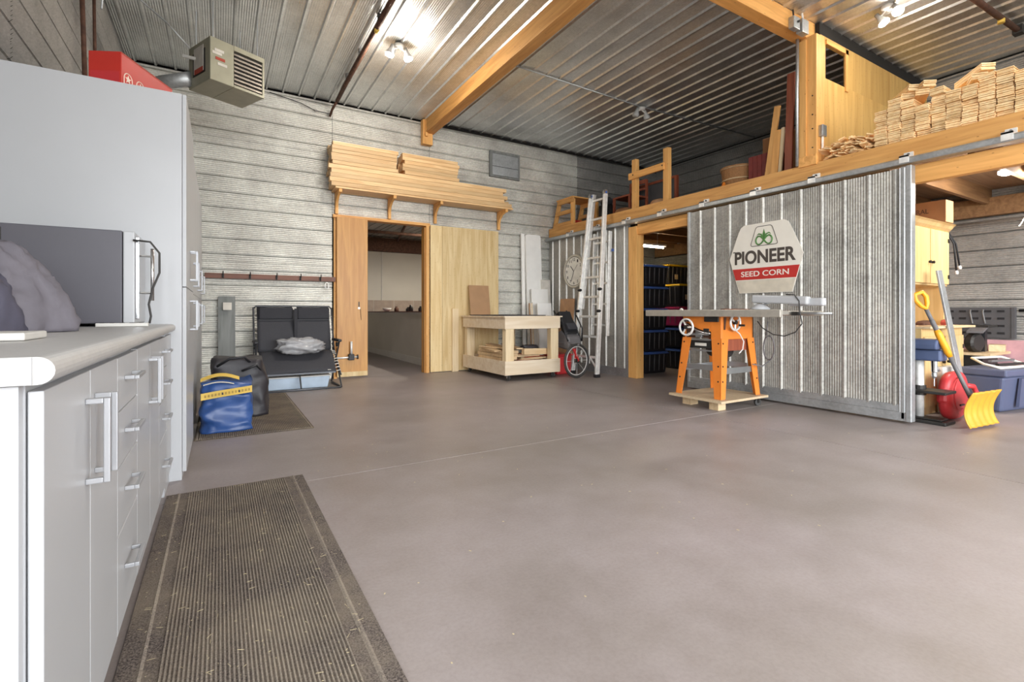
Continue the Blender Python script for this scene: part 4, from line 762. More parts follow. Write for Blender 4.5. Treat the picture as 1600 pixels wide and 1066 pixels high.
# white folded lamp on the saw
t = thing('folding_lamp', 'white folded swing-arm lamp with round base resting on the saw table end', 'lamp', (4.5, 2.75, 1.03))
MB().lathe([(.001, 0), (.085, 0), (.085, .012), (.06, .03), (.03, .05), (.001, .052)], (4.40, 2.76, 1.026), 24).build('base', 'white', t, smooth=True)
MB().obox((4.42, 2.58, 1.115), (.075, .52, .075), (math.radians(3), 0, 0)).build('upper_arm', 'white', t, bev=.015); MB().obox((4.46, 2.36, 1.09), (.07, .30, .07), (0, 0, 0)).build('lower_arm', 'white', t, bev=.015)
MB().tube([(4.42, 2.80, 1.04), (4.42, 2.83, 1.09), (4.42, 2.80, 1.13)], .02, 10).build('joint', 'whitep', t, smooth=True); MB().tube([(4.41, 2.76, 1.07), (4.43, 2.60, 1.10)], .006, 6).build('pivot_rod', 'steel', t)
o = MB().tube([(4.38, 2.50, 1.16), (4.37, 2.42, 1.155), (4.38, 2.385, 1.10), (4.40, 2.39, 1.0), (4.42, 2.38, .90), (4.44, 2.45, .82), (4.46, 2.56, .78), (4.48, 2.68, .79), (4.5, 2.80, .85), (4.52, 2.86, .91)], .005, 8).build('lamp_cord', 'rubber', smooth=True); tag(o, 'dark cord hanging in a loop from the white folded lamp', 'cord')
o = MB().tube([(4.50, cy0-.03, .84), (4.56, 3.08, .78), (4.60, 3.06, .70), (4.58, 3.06, .62), (4.52, 3.06, .58)], .006, 8).build('switch_cord', 'whitep', smooth=True); tag(o, 'white cord dangling below the saw handwheel', 'cord')
o = MB().tube([(5.02, 3.05+.06*math.sin(a), .62+.13*math.cos(a)) for a in [k*.5 for k in range(26)]], .007, 8).tube([(5.02, 3.08, .75), (5.0, 3.05, .90)], .007, 8).tube([(5.02, 3.02, .5), (4.9, 3.05, .43), (4.75, 3.06, .46)], .006, 8).build('coiled_cable', 'seatgrey', smooth=True); tag(o, 'coiled grey cable hanging at the right of the saw', 'cable')
# ================================================================ SIGN
t = thing('seed_sign', 'hexagonal cream seed corn sign with red band on the sliding door', 'sign', (5.26, 3.25, 1.22))
hx = [(3.678, 1.625), (3.56, 1.93), (3.53, 1.985), (3.485, 2.01), (3.02, 2.01), (2.975, 1.985), (2.945, 1.93), (2.815, 1.63), (2.93, 1.22), (3.55, 1.22)]
MB().prism(hx, 5.252, 5.262, 'x').build('plate', 'signw', t)
def edge(z): # half-hexagon Y limits at height z below the middle
    f = (z-1.22)/(1.625-1.22); return 3.55+(3.678-3.55)*f, 2.93+(2.815-2.93)*f
a1, b1_ = edge(1.505); a0, b0_ = edge(1.375); MB().prism([(a0-.004, 1.375), (a1-.004, 1.505), (b1_+.004, 1.505), (b0_+.004, 1.375)], 5.2500, 5.2519, 'x').build('red_band', 'signr', t)
a2, b2_ = edge(1.368); MB().prism([(3.545, 1.226), (a2-.008, 1.368), (b2_+.008, 1.368), (2.935, 1.226)], 5.2505, 5.2519, 'x').build('lower_panel', 'signl', t)
text_fit('PIONEER', .715, .155, FXM(5.2505, 3.25, 1.633), 'signk', t, 'lettering', .032, .001); text_fit('SEED CORN', .56, .062, FXM(5.2485, 3.245, 1.441), 'signw', t, 'lettering', .012, .001)
B(5.2505, 3.602, 1.70, 5.2515, 3.63, 1.712, 'letter_flag', 'signk', t)
# emblem: rounded trapezoid outline and sprouting infinity loop
def closed_curve(P, n=6, r=.03):
    out = []
    for i in range(len(P)):
        p, a, b = Vector(P[i]), Vector(P[i-1]), Vector(P[(i+1) % len(P)]); u, w_ = (a-p).normalized(), (b-p).normalized()
        for k in range(n+1): f = k/n; out.append(p+u*r*(1-f)**2+w_*r*f**2)
    return out
tr_ = closed_curve([(3.34, 1.972), (3.155, 1.972), (3.085, 1.755), (3.41, 1.755)]); MB().tube([(5.2505, q[0], q[1]) for q in tr_], .0035, 5, True).build('emblem_outline', 'signk', t)
ecy, ecz = 3.247, 1.815
inf = [(ecy+.095*math.cos(a)/(1+.35*math.sin(a)**2), ecz+.11*math.sin(a)*math.cos(a)/(1+.1*math.sin(a)**2)*.9) for a in [2*math.pi*k/48 for k in range(48)]]
MB().tube([(5.2505, a, b) for a, b in inf], .0085, 6, True).build('emblem_loop', 'signg', t)
MB().prism([(ecy-.010, ecz), (ecy-.015, ecz+.07), (ecy, ecz+.125), (ecy+.015, ecz+.07), (ecy+.010, ecz)], 5.2495, 5.2515, 'x').build('emblem_sprout', 'signg', t)
for sg in (-1, 1): MB().tube([(5.2505, ecy+sg*.008, ecz+.02), (5.2505, ecy+sg*.03, ecz+.065), (5.2505, ecy+sg*.06, ecz+.075), (5.2505, ecy+sg*.082, ecz+.06)], [.008, .009, .007, .002], 6).build('emblem_leaf', 'signg', t)
# ================================================================ STORAGE ROOM TOTES
def tote(w, d, h, lid, lh=.035):
    t = thing('storage_tote', 'tote', 'tote'); k = .86
    mb = MB(); mb.loft([[( -w/2*k, -d/2*k, 0), (w/2*k, -d/2*k, 0), (w/2*k, d/2*k, 0), (-w/2*k, d/2*k, 0)], [(-w/2*.96, -d/2*.96, h-.04), (w/2*.96, -d/2*.96, h-.04), (w/2*.96, d/2*.96, h-.04), (-w/2*.96, d/2*.96, h-.04)]]).build('tub', 'toteblk' if lid != 'pink' else 'pink', t, bev=.02)
    for f in (-.3, -.1, .1, .3): MB().prism([(-d/2*.93, h*.12), (-d/2*.985, h-.05), (-d/2*.93, h-.05)], w*f-.006, w*f+.006, 'x').build('lit_side_rib', 'seatgrey', t); MB().prism([(-w/2*.93, h*.12), (-w/2*.985, h-.05), (-w/2*.93, h-.05)], d*f-.006, d*f+.006, 'y').build('lit_side_rib', 'seatgrey', t)  # ribs coloured grey to look lit against the tub
    MB().box(-w/2, -d/2, h-.04, w/2, d/2, h-.022).box(-w/2*.94, -d/2*.94, h-.022, w/2*.94, d/2*.94, h-.004).build('lid', lid, t, bev=.008)
    return t
p1 = tote(.55, .55, .355, 'lidblue')
lb = ['black tote with blue lid, bottom of the stack beside the timber post', 'black tote with blue lid, second from the floor beside the timber post', 'black tote with blue lid, middle of the stack beside the timber post', 'black tote with blue lid, fourth from the floor beside the timber post', 'black tote with blue lid, topmost of the stack beside the timber post']
for k in range(5):
    o = p1 if k == 0 else dup(p1); o.location = (6.13, 5.88, .002+k*.355); o['label'] = lb[k]; o['category'] = 'tote'; o['group'] = 'totes in the storage room'
for k in range(2):
    o = dup(p1, (7.12, 6.03, .002+k*.37), label=('black tote with blue lid on the floor under the pink tub', 'black tote with blue lid directly under the pink tub')[k])
p3 = tote(.55, .55, .34, 'pink'); p3.location = (7.1, 6.02, .76); tag(p3, 'magenta tub in the second stack of totes', 'tote', 'totes in the storage room')
p4 = tote(.55, .55, .40, 'lidyel'); p4.location = (7.1, 6.02, 1.10); tag(p4, 'black tote with yellow lid above the magenta tub', 'tote', 'totes in the storage room'); B(6.98, 5.745, 1.22, 7.06, 5.755, 1.31, 'paper_label', 'pale', p4)
o = dup(p4, (7.45, 6.55, 1.50), label='highest yellow-lidded tote at the back of the storage room')
o = dup(p4, (7.45, 6.60, 1.10), label='yellow-lidded tote supporting the highest one at the back'); o = dup(p1, (7.45, 6.6, .002), label='rear black tote with blue lid on the storage floor'); o = dup(p1, (7.45, 6.6, .365), label='rear black tote with blue lid stacked second'); o = dup(p1, (7.45, 6.6, .735), label='rear black tote with blue lid stacked third')
t = thing('tube_lamp', 'lit fluorescent tube lamp under the loft above the totes', 'lamp', (6.5, 6.3, 2.2)); B(5.75, 6.27, 2.215, 7.1, 6.36, 2.25, 'housing', 'whitep', t); MB().tube([(5.8, 6.31, 2.195), (7.05, 6.31, 2.195)], .016, 10).build('tube', 'tubeglow', t, smooth=True)
MB().tube([(5.9, 6.31, 2.25), (5.9, 6.31, 2.53)], .004, 5).tube([(6.9, 6.31, 2.25), (6.9, 6.31, 2.53)], .004, 5).build('hanger', 'steel', t)
# ================================================================ TOOL CORNER
t = thing('hutch_cupboard', 'cream pine hutch cupboard with worktop behind the sliding door end', 'cupboard', (6.25, 2.3, 0))
B(5.80, 2.0, .0, 6.82, 2.6, .84, 'base', 'hutch', t, bev=.003); B(5.80, 1.93, .84, 6.96, 2.6, .862, 'worktop', 'pale', t, bev=.003)
for a, b in ((5.83, 6.30), (6.32, 6.80)):
    d = B(a, 1.982, .08, b, 2.0, .76, 'door', 'hutch', t, bev=.003); MB().lathe([(.012, 0), (.016, .02), (.001, .026)], (b-.05 if a < 6 else a+.05, 1.982, .5), 10, (0,-1,0)).build('knob', 'bolt', d)
    B(b-.03, 1.976, .62, b, 1.984, .66, 'hinge', 'darkmetal', d)
B(5.81, 2.30, .862, 5.84, 2.6, 1.30, 'side_panel', 'hutch', t); B(6.77, 2.14, .862, 6.80, 2.6, 1.28, 'side_panel', 'hutch', t); B(5.84, 2.57, .862, 6.8, 2.6, 1.3, 'back_panel', 'hutch', t)
B(5.82, 2.12, 1.28, 6.80, 2.6, 1.91, 'upper_body', 'hutch', t, bev=.003); MB().prism([(2.12, 1.87), (2.09, 1.90), (2.07, 1.93), (2.05, 1.945), (2.6, 1.945), (2.6, 1.87)], 5.80, 6.84, 'x').build('cornice', 'hutch', t)
for a, b, hy in ((5.84, 6.30, 6.27), (6.32, 6.79, 6.35)):
    d = B(a, 2.10, 1.30, b, 2.12, 1.865, 'door', 'hutch', t, bev=.003); MB().lathe([(.012, 0), (.017, .02), (.001, .028)], (hy, 2.10, 1.52), 10, (0,-1,0)).build('knob', 'bolt', d)
    for zz in (1.36, 1.75): B(b-.035 if a > 6 else a, 2.093, zz, b if a > 6 else a+.035, 2.102, zz+.04, 'hinge', 'bolt', d)
t = thing('cardboard_box', 'brown cardboard box with faded print on top of the cream cupboard', 'box', (6.6, 2.3, 1.946)); B(6.50, 2.04, 1.947, 6.70, 2.56, 2.18, 'carton', 'card', t, bev=.002); B(6.50, 2.036, 1.949, 6.70, 2.04, 2.178, 'end_flap', 'tan', t)
text_fit('NATURAL', .28, .05, FXM(6.498, 2.32, 2.08), 'rust', t, 'print', .01)
for k, (x_, lb_) in enumerate(((0, 'black cord hanging beside the cupboard, ending higher'), (-.09, 'black cord hanging beside the cupboard, ending lower'))):
    z_ = 1.50 if k == 0 else 1.44; o = MB().tube([(6.88+x_*.3, 2.2, 1.94), (6.98+x_*.5, 2.16, 1.88), (7.05+x_*.7, 2.12, 1.76), (7.09+x_, 2.1, z_)], .009, 8).build('hanging_cord', 'black', smooth=True); tag(o, lb_, 'cord'); MB().lathe([(.015, 0), (.02, .02), (.012, .04)], (7.09+x_, 2.1, z_-.02), 10).build('plug', 'whitep', o)
o = MB().bar((6.17, 1.99, 1.42), (6.27, 1.80, .03), .11, .02, (0,1,0)).build('metal_strip', 'galvtrim', bev=.003); tag(o, 'long flat aluminium strip leaning on the cream cupboard', 'strip'); o.data.transform(Matrix.Identity(4))
for k, (x_, y_, m_, lb_, s_) in enumerate(((6.0, 2.25, 'redp', 'red tool case on the cupboard worktop', (.22, .12, .16)), (6.45, 2.2, 'rust', 'rusty tool lying on the cupboard worktop', (.25, .07, .05)), (6.68, 2.1, 'labelr', 'small reddish clamp at the worktop end', (.10, .05, .06)))):
    o = MB().prism([(-s_[0]/2, 0), (s_[0]/2, 0), (s_[0]/2, s_[2]*.6), (s_[0]*.2, s_[2]), (-s_[0]*.35, s_[2]*.8), (-s_[0]/2, s_[2]*.5)], -s_[1]/2, s_[1]/2, 'y').build('hand_tool', m_, bev=.006); o.location = (x_, y_, .863); tag(o, lb_, 'tool', 'tools on the cupboard worktop')
# drill press
t = thing('drill_press', 'blue benchtop drill press standing on the floor behind the sliding door', 'drill press', (5.62, 1.93, 0))
MB().box(5.50, 1.80, 0, 5.72, 2.12, .03).box(5.53, 1.84, .03, 5.69, 2.08, .045).build('base', 'darkmetal', t, bev=.008); MB().tube([(5.62, 2.03, .04), (5.62, 2.03, .62)], .035, 16).build('column', 'alu', t, smooth=True)
B(5.50, 1.80, .27, 5.74, 2.05, .295, 'work_table', 'darkmetal', t, bev=.006); MB().lathe([(.05, 0), (.05, .09)], (5.62, 2.03, .24), 14).build('table_clamp', 'darkmetal', t)
MB().box(5.54, 1.85, .56, 5.70, 2.10, .66).build('head', 'presblue', t, bev=.015); MB().prism([(5.50, .665), (5.75, .665), (5.755, .71), (5.73, .755), (5.52, .755), (5.495, .71)], 1.865, 2.2, 'y').build('belt_cover', 'presblue', t, bev=.012); B(5.58, 1.861, .70, 5.63, 1.866, .725, 'badge', 'label', t)
MB().tube([(5.62, 1.92, .56), (5.62, 1.92, .46)], .024, 12).build('quill', 'chrome', t); MB().lathe([(.012, 0), (.02, .02), (.02, .05), (.014, .06)], (5.62, 1.92, .40), 12).build('chuck', 'steel', t); MB().tube([(5.62, 1.92, .40), (5.62, 1.92, .33)], .004, 6).build('bit', 'steel', t)
for k in range(3): a = 2.1*k+.4; MB().tube([(5.72, 1.95, .58), (5.76, 1.95+.12*math.cos(a), .58+.12*math.sin(a))], .006, 8).lathe([(.013, -.012), (.013, .012)], (5.76, 1.95+.12*math.cos(a), .58+.12*math.sin(a)), 8, (1,0,0)).build('feed_handle', 'steel', t)
MB().lathe([(.07, 0), (.075, .02), (.075, .16), (.06, .18)], (5.72, 2.08, .60), 18, (.2,1,0)).build('motor', 'black', t)
t.location = (t.location.x-.07, t.location.y-.10, 0)
# red rounded thing with hose loop
t = thing('red_hose_reel', 'round red plastic reel case with loop handle behind the yellow shovel', 'reel', (6.0, 1.86, 0))
def rr(u, v):
    th = 2*math.pi*u; ph = math.pi*v; sp = lambda a, p: math.copysign(abs(a)**p, a)
    return (6.0+.25*sp(math.cos(th), .75)*sp(math.sin(ph), .6), 1.80+.07*sp(math.sin(th), .75)*sp(math.sin(ph), .6), .222-.22*sp(math.cos(ph), .8))
soft_bag(rr, 40, 20, 'case', 'redp', t); MB().tube([(5.93+.15*math.cos(a), 1.725, .25+.15*math.sin(a)) for a in [k*.25+1.3 for k in range(16)]], .006, 6).build('seam_ridge', 'redp', t); B(5.93, 1.722, .135, 6.02, 1.735, .15, 'slot', 'black', t); 
MB().tube([(6.20, 1.77, .10), (6.34, 1.75, .12), (6.42, 1.75, .20), (6.36, 1.76, .28), (6.20, 1.78, .30)], .024, 10).build('loop_handle', 'redp', t, smooth=True); MB().tube([(6.20, 1.77, .08), (6.30, 1.75, .12), (6.33, 1.76, .18), (6.27, 1.78, .22)], .02, 8).build('hose', 'redwood', t, smooth=True)
B(5.74, 1.76, .16, 5.80, 1.85, .27, 'side_boss', 'redp', t, bev=.03)
t.location.x -= .08
o = MB().loft([[(6.12, 1.935, 0), (6.46, 1.935, 0), (6.46, 1.985, 0), (6.12, 1.985, 0)], [(6.10, 1.93, .46), (6.48, 1.93, .46), (6.48, 1.99, .46), (6.10, 1.99, .46)]]).build('white_crate', 'whitep', bev=.01)
tag(o, 'white plastic crate behind the red reel', 'crate')
# shovel
t = thing('snow_shovel', 'yellow snow shovel with grey shaft leaning on the sliding door end', 'shovel', (5.7, 1.58, 0))
A0, A1 = Vector((5.66, 1.60, .24)), Vector((5.40, 1.83, 1.03)); ax = (A1-A0).normalized()
MB().tube([A0-ax*.12, A0+ax*.45], .017, 10).build('lower_shaft', 'seatgrey', t, smooth=True); MB().tube([A0+ax*.72, A1], .016, 10).build('upper_shaft', 'seatgrey', t, smooth=True); MB().tube([A0+ax*.40, A0+ax*.44, A0+ax*.62, A0+ax*.66], [.02, .027, .027, .02], 12).build('foam_grip', 'grip', t, smooth=True)
MB().tube([A0+ax*.62, A0+ax*.75], .019, 10).build('collar', 'seatgrey', t)
sd = Vector((.75, -.45, .35)).normalized(); q = A1; MB().tube([q, q+ax*.04+sd*.03, q+ax*.10+sd*.05, q+ax*.15+sd*.035, q+ax*.155-sd*.035, q+ax*.10-sd*.05, q+ax*.04-sd*.03], .019, 8, True).build('d_handle', 'grip', t, smooth=True)
wv = Vector((.50, -.05, 0)); fwd = Vector((-.1, -.99, 0)).normalized()
def bl(u, v):
    s_ = (v-.5)*1.7; c_ = Vector((5.66, 1.585, 0)); z = .02+.30*v; dep = .13*(1-math.cos((v-.25)*1.9))-.02; cor = .006*math.cos(u*math.pi*10)
    return tuple(c_+wv*(u-.5)+fwd*(dep+cor+.08*(1-v))+Vector((0, 0, z)))
MB().grid(bl, 40, 14).build('blade', 'shovel', t, smooth=True, solid=.008)
# slate tote with things on it
t = thing('slate_tote', 'large slate-blue lidded tote beside the shovel', 'tote', (6.93, 1.80, 0))
MB().loft([[(6.66, 1.66, 0), (7.16, 1.58, 0), (7.22, 1.88, 0), (6.72, 1.96, 0)], [(6.60, 1.62, .36), (7.22, 1.52, .36), (7.28, 1.89, .36), (6.67, 1.98, .36)]]).build('tub', 'totegrey', t, bev=.03, seg=3)
MB().loft([[(6.58, 1.60, .36), (7.24, 1.49, .36), (7.30, 1.90, .36), (6.65, 1.99, .36)], [(6.58, 1.60, .43), (7.24, 1.49, .43), (7.30, 1.90, .43), (6.65, 1.99, .43)]]).build('rim_and_lid', 'totegrey', t, bev=.015); MB().loft([[(6.86, 1.575, .05), (7.0, 1.553, .05), (7.0, 1.56, .05), (6.86, 1.60, .05)], [(6.84, 1.55, .34), (7.04, 1.518, .34), (7.04, 1.53, .34), (6.84, 1.57, .34)]]).build('side_panel', 'totegrey', t)
t = thing('tubular_rack', 'grey tubular frame lying on the slate tote lid', 'frame', (6.9, 1.75, .431)); MB().tube([(6.66, 1.66, .445), (7.18, 1.57, .445), (7.24, 1.66, .47), (7.22, 1.80, .52), (6.75, 1.90, .52), (6.66, 1.78, .47)], .014, 8, True).build('tube', 'label', t, smooth=True); MB().bar((6.74, 1.76, .50), (7.16, 1.69, .50), .03, .02).build('slat', 'seatgrey', t); MB().bar((6.72, 1.70, .47), (7.16, 1.62, .47), .03, .02).build('slat', 'darkmetal', t)
t = thing('bench_machine', 'small dark bench sander with tilted table behind the slate tote', 'machine', (7.1, 2.2, .0)); B(7.0, 2.12, 0, 7.5, 2.45, .50, 'stand', 'darkmetal', t); B(6.98, 2.05, .50, 7.68, 2.48, .53, 'stand_top', 'pale', t)
MB().lathe([(.09, -.05), (.11, -.03), (.11, .03), (.09, .05)], (7.10, 2.22, .645), 20, (.3,1,0)).build('disc_housing', 'darkmetal', t); MB().obox((7.14, 2.2, .80), (.30, .14, .025), (0, -.2, .1)).build('tilted_table', 'seatgrey', t); B(7.2, 2.2, .53, 7.26, 2.3, .80, 'pillar', 'black', t); B(7.3, 2.18, .53, 7.38, 2.28, .82, 'pillar', 'black', t); B(7.18, 2.12, .82, 7.5, 2.32, .845, 'machine_table', 'darkmetal', t)
t.location.x += .5; t.location.y -= .10
o = MB().obox((8.03, 2.03, .571), (.22, .14, .08), (0, 0, .2)).build('wood_offcut', 'pale'); tag(o, 'thick pale wood chunk on the machine stand by the pink foam', 'offcut')
t = thing('black_crate', 'black plastic crate on the floor at the right edge', 'crate', (7.6, 1.7, 0)); B(7.40, 1.52, .0, 7.82, 1.90, .40, 'body', 'black', t, bev=.02); MB().tube([(7.39, 1.60, .30), (7.35, 1.65, .33), (7.39, 1.70, .30)], .02, 8).build('latch', 'redp', t)
B(8.22, .3, 0, 8.275, 2.6, .66, 'foam_board', 'pinkfoam'); tag(bpy.data.objects['foam_board'], 'pink foam insulation board along the foot of the right wall', 'board')
t = thing('tool_rack', 'grey perforated plastic tool rack above the pink foam board', 'rack', (8.24, 2.3, .68)); B(8.21, 1.95, .68, 8.27, 2.60, 1.06, 'panel', 'rack', t, bev=.004)
for r_ in range(4):
    for c_ in range(5): B(8.203, 2.01+c_*.12, .73+r_*.09, 8.211, 2.075+c_*.12, .755+r_*.09, 'slot', 'black', t)
for yy in (2.2, 2.32): MB().tube([(8.19, yy, 1.03), (8.17, yy, 1.0), (8.18, yy-.02, .86)], .008, 6).build('hanging_tool', 'steel', t)
B(8.20, 1.92, .68, 8.27, 1.95, 1.06, 'side_flange', 'rack', t)
o = MB().tube([(8.27, .3, 1.08), (8.27, 1.9, 1.02)], .016, 8).build('wall_cable', 'black', smooth=True); tag(o, 'dark cable sagging along the right wall beside the rack', 'cable')
o = MB().tube([(8.15, -.5, 2.12), (8.15, 2.6, 2.12)], .012, 8).build('wall_conduit', 'galvtrim', smooth=True); tag(o, 'thin conduit along the right wall under the loft', 'conduit')
for k, (p_, q_) in enumerate((((7.0, 1.55, 2.33), (7.06, 1.50, 1.83)), ((7.0, 1.52, 2.05), (6.88, 1.58, 1.86)))):
    o = MB().bar(p_, q_, .03 if k == 0 else .008, .008).build('dangling_strap', 'label'); tag(o, ('pale strap dangling from a loft joist', 'thin pale string dangling beside the strap')[k], 'strap')
# ================================================================ LOFT
ZL0 = ZL-.004
t = thing('trestle_stand', 'orange timber trestle frame on the loft at the back corner', 'trestle', (5.75, 7.2, ZL0))
def tb_(a, b, w=.05, h=.075): return MB().bar(a, b, w, h)
for X_ in (5.50, 6.05):
    tb_((X_, 7.58, ZL0+.01), (X_, 7.42, 3.06)).build('splayed_leg', 'timberz', t, bev=.003); MB().box(X_-.025, 6.98, ZL0, X_+.025, 7.06, 3.06).build('leg', 'timberz', t, bev=.003)
    tb_((X_-.03, 7.50, 2.84), (X_-.03, 7.02, 2.84), .03, .07).build('mid_rail', 'timbery', t, bev=.003); tb_((X_-.03, 7.44, 3.04), (X_-.03, 6.96, 3.04), .03, .08).build('top_rail', 'timbery', t, bev=.003)
    tb_((X_-.03, 7.55, 2.63), (X_-.03, 7.02, 2.63), .03, .07).build('foot_rail', 'timbery', t, bev=.003)
B(5.45, 6.97, 3.08, 6.1, 7.46, 3.10, 'top_frame', 'timber', t)
o = B(5.6, 7.1, ZL0, 6.0, 7.42, 2.70, 'red_box', 'red', bev=.005); tag(o, 'flat red box lying inside the timber trestle', 'box'); B(5.598, 7.12, ZL0+.04, 5.6, 7.40, 2.66, 'box_label', 'labelr', o)
t = thing('h_frame', 'H-shaped guard frame of two timber posts and a rail on the loft edge', 'frame', (5.53, 5.2, ZL0))
B(5.51, 5.47, ZL0, 5.58, 5.56, 3.37, 'post', 'timberz', t, bev=.004); B(5.51, 4.84, ZL0, 5.58, 4.935, 3.37, 'post', 'timberz', t, bev=.004); B(5.475, 4.90, 3.06, 5.51, 5.60, 3.16, 'rail', 'timbery', t, bev=.003)
for yy in (5.5, 4.92): MB().lathe([(.012, 0), (.009, .006), (.001, .006)], (5.475, yy, 3.12), 8, (-1,0,0)).build('bolt', 'bolt', t)
# wooden chair
t = thing('wooden_chair', 'dark red-brown wooden chair standing on the loft behind the ladder', 'chair', (6.2, 6.3, ZL0))
for X_, Y_, z_ in ((6.0, 6.1, 2.99), (6.0, 6.48, 2.99), (6.4, 6.1, 3.32), (6.4, 6.48, 3.32)): B(X_-.018, Y_-.018, ZL0, X_+.018, Y_+.018, z_, 'leg', 'redwood', t)
B(5.98, 6.08, 2.99, 6.42, 6.5, 3.02, 'seat', 'redwood', t, bev=.004); B(6.385, 6.1, 3.26, 6.415, 6.48, 3.33, 'backrest', 'redwood', t); B(6.385, 6.1, 3.15, 6.415, 6.48, 3.19, 'backrest_slat', 'redwood', t)
for a in ((6.0, 6.1, 2.75, 6.4, 6.12, 2.78), (6.0, 6.46, 2.75, 6.4, 6.48, 2.78)): B(*a, 'stretcher', 'redwood', t)
t = thing('toy_telescope', 'dark machine with round head on the loft behind the ladder top', 'machine', (6.05, 6.75, ZL0)); B(5.95, 6.62, ZL0, 6.15, 6.85, 2.95, 'body', 'darkmetal', t, bev=.02); MB().lathe([(.06, -.12), (.075, -.1), (.075, .1), (.06, .12)], (6.05, 6.73, 3.0), 16, (.3,1,0)).build('round_head', 'black', t); MB().tube([(6.05, 6.6, 2.7), (5.85, 6.55, 2.85), (5.8, 6.56, 3.0)], .012, 8).build('handle', 'darkmetal', t)
t = thing('dark_framed_panel', 'dark framed panel leaning on the loft behind the H-frame', 'panel', (6.5, 5.3, ZL0)); B(6.52, 4.98, ZL0, 6.54, 5.85, 3.25, 'sheet', 'rack', t)
for a in ((6.50, 4.93, ZL0, 6.55, 4.98, 3.28), (6.50, 5.85, ZL0, 6.55, 5.9, 3.28), (6.50, 4.98, 3.24, 6.55, 5.85, 3.28)): B(*a, 'frame_strip', 'redwood', t)
t.location.y += .6
for k, (y_, r_, lb_) in enumerate(((5.95, .16, 'brown rounded cushion on the loft beside the H-frame post'), (5.22, .13, 'tan rounded bundle on the loft between the H-frame posts'))):
    o = crumple('cushion', 'card' if k == 0 else 'tan', (5.75, y_, ZL0+.075), (r_, r_, .075), 12+k, .1, 14, lb_, 'cushion', pw=.9)
# basket, crate, boxes, boards
t = thing('bushel_basket', 'round woven bushel basket on the loft', 'basket', (6.05, 4.2, ZL0))
MB().lathe([(.17, 0), (.20, .02), (.235, .34), (.25, .35), (.25, .37), (.235, .37), (.22, .34), (.19, .04), (.001, .03)], (6.05, 4.20, ZL0), 32).build('woven_side', 'basket', t, smooth=False)
for z_ in (.08, .2, .35): MB().tube([(6.05+(.205+.1*z_)*math.cos(a), 4.20+(.205+.1*z_)*math.sin(a), ZL0+z_) for a in [2*math.pi*k/32 for k in range(32)]], .009, 6, True).build('hoop', 'pale', t)
t.location.y -= .12
t = thing('maroon_crate', 'maroon slatted crate on the loft beside the basket', 'crate', (6.0, 3.75, ZL0))
B(5.84, 3.56, ZL0, 6.15, 3.90, 2.62, 'floor_board', 'maroonbox', t)
for k in range(6): B(5.82, 3.55+k*.06, ZL0, 5.835, 3.605+k*.06, 2.98, 'slat', 'maroonbox', t); B(6.15, 3.55+k*.06, ZL0, 6.165, 3.605+k*.06, 2.98, 'slat', 'maroonbox', t)
for k in range(5): B(5.835+k*.063, 3.55, ZL0, 5.892+k*.063, 3.565, 2.98, 'slat', 'maroonbox', t)
t.location.y -= .10
t = thing('cardboard_carton', 'brown cardboard carton behind the maroon crate on the loft', 'box', (6.8, 3.9, ZL0)); B(6.55, 3.62, ZL0, 7.05, 4.22, 3.42, 'carton', 'card', t, bev=.004); B(6.545, 3.90, ZL0, 6.55, 3.92, 3.42, 'tape', 'redwood', t); B(6.55, 3.62, 3.42, 7.05, 4.22, 3.43, 'flap', 'tan', t)
t.location.y -= .15
o = MB().lathe([(.06, 0), (.06, .03), (.03, .06), (.015, .11), (.001, .115)], (5.62, 4.02, ZL0), 14).build('orange_cone', 'orange', smooth=True); tag(o, 'small orange cone at the loft edge before the maroon crate', 'cone')
for k, (y_, x_, h_, w_, mt, dy, lb_) in enumerate(((3.42, 5.60, .84, .07, 'timberz', -.12, 'long yellow board leaning on the loft post, leftmost'), (3.33, 5.58, .55, .08, 'timberz', -.05, 'short yellow board among the boards leaning on the loft post'), (3.26, 5.58, .56, .035, 'palez', -.04, 'short pale batten leaning beside the red board'), (3.17, 5.60, 1.16, .085, 'redwood', -.03, 'tall red-brown board leaning on the loft post'), (3.06, 5.60, .62, .05, 'redwood', -.03, 'short red-brown board right of the tall red-brown board'))):
    o = MB().bar((x_, y_, ZL0+.006), (x_+.01, y_+dy, ZL0+h_), w_, .025, (1,0,0)).build('leaning_board', mt, bev=.002); tag(o, lb_, 'board')
# stacked cedar shims: individual blocks
random.seed(21); hts = lambda y: 2.74 if y > 2.2 else 2.90 if y > 2.12 else 2.96 if y > 1.95 else 2.86 if y > 1.78 else 2.93 if y > 1.6 else 2.93
base_b = []
for k in range(4):
    h_ = (.052, .06, .066, .045)[k]; mb = MB(); n = 4
    for i in range(n): # a bundle of tapered shims, ends slightly uneven
        z0 = h_*i/n; z1 = h_*(i+1)/n-.0015; d = .012*random.random(); w2 = random.uniform(-.003, .003)
        mb.prism([(-.05+w2, z0), (.05+w2, z0+.002), (.05+w2, z1), (-.05+w2, z1-.002)], -.0-d, .34, 'x')
    o = mb.build('cedar_bundle', 'block'); base_b.append((o, h_))
used = set()
def put(k, loc, rot, lb_, grp):
    src, h_ = base_b[k]
    if k not in used: used.add(k); o = src; o.location = loc; o.rotation_euler = rot
    else: o = inst(src, 'cedar_bundle', loc, rot)
    tag(o, lb_, 'wood bundle', grp); return h_
y = 2.19; ci = 0
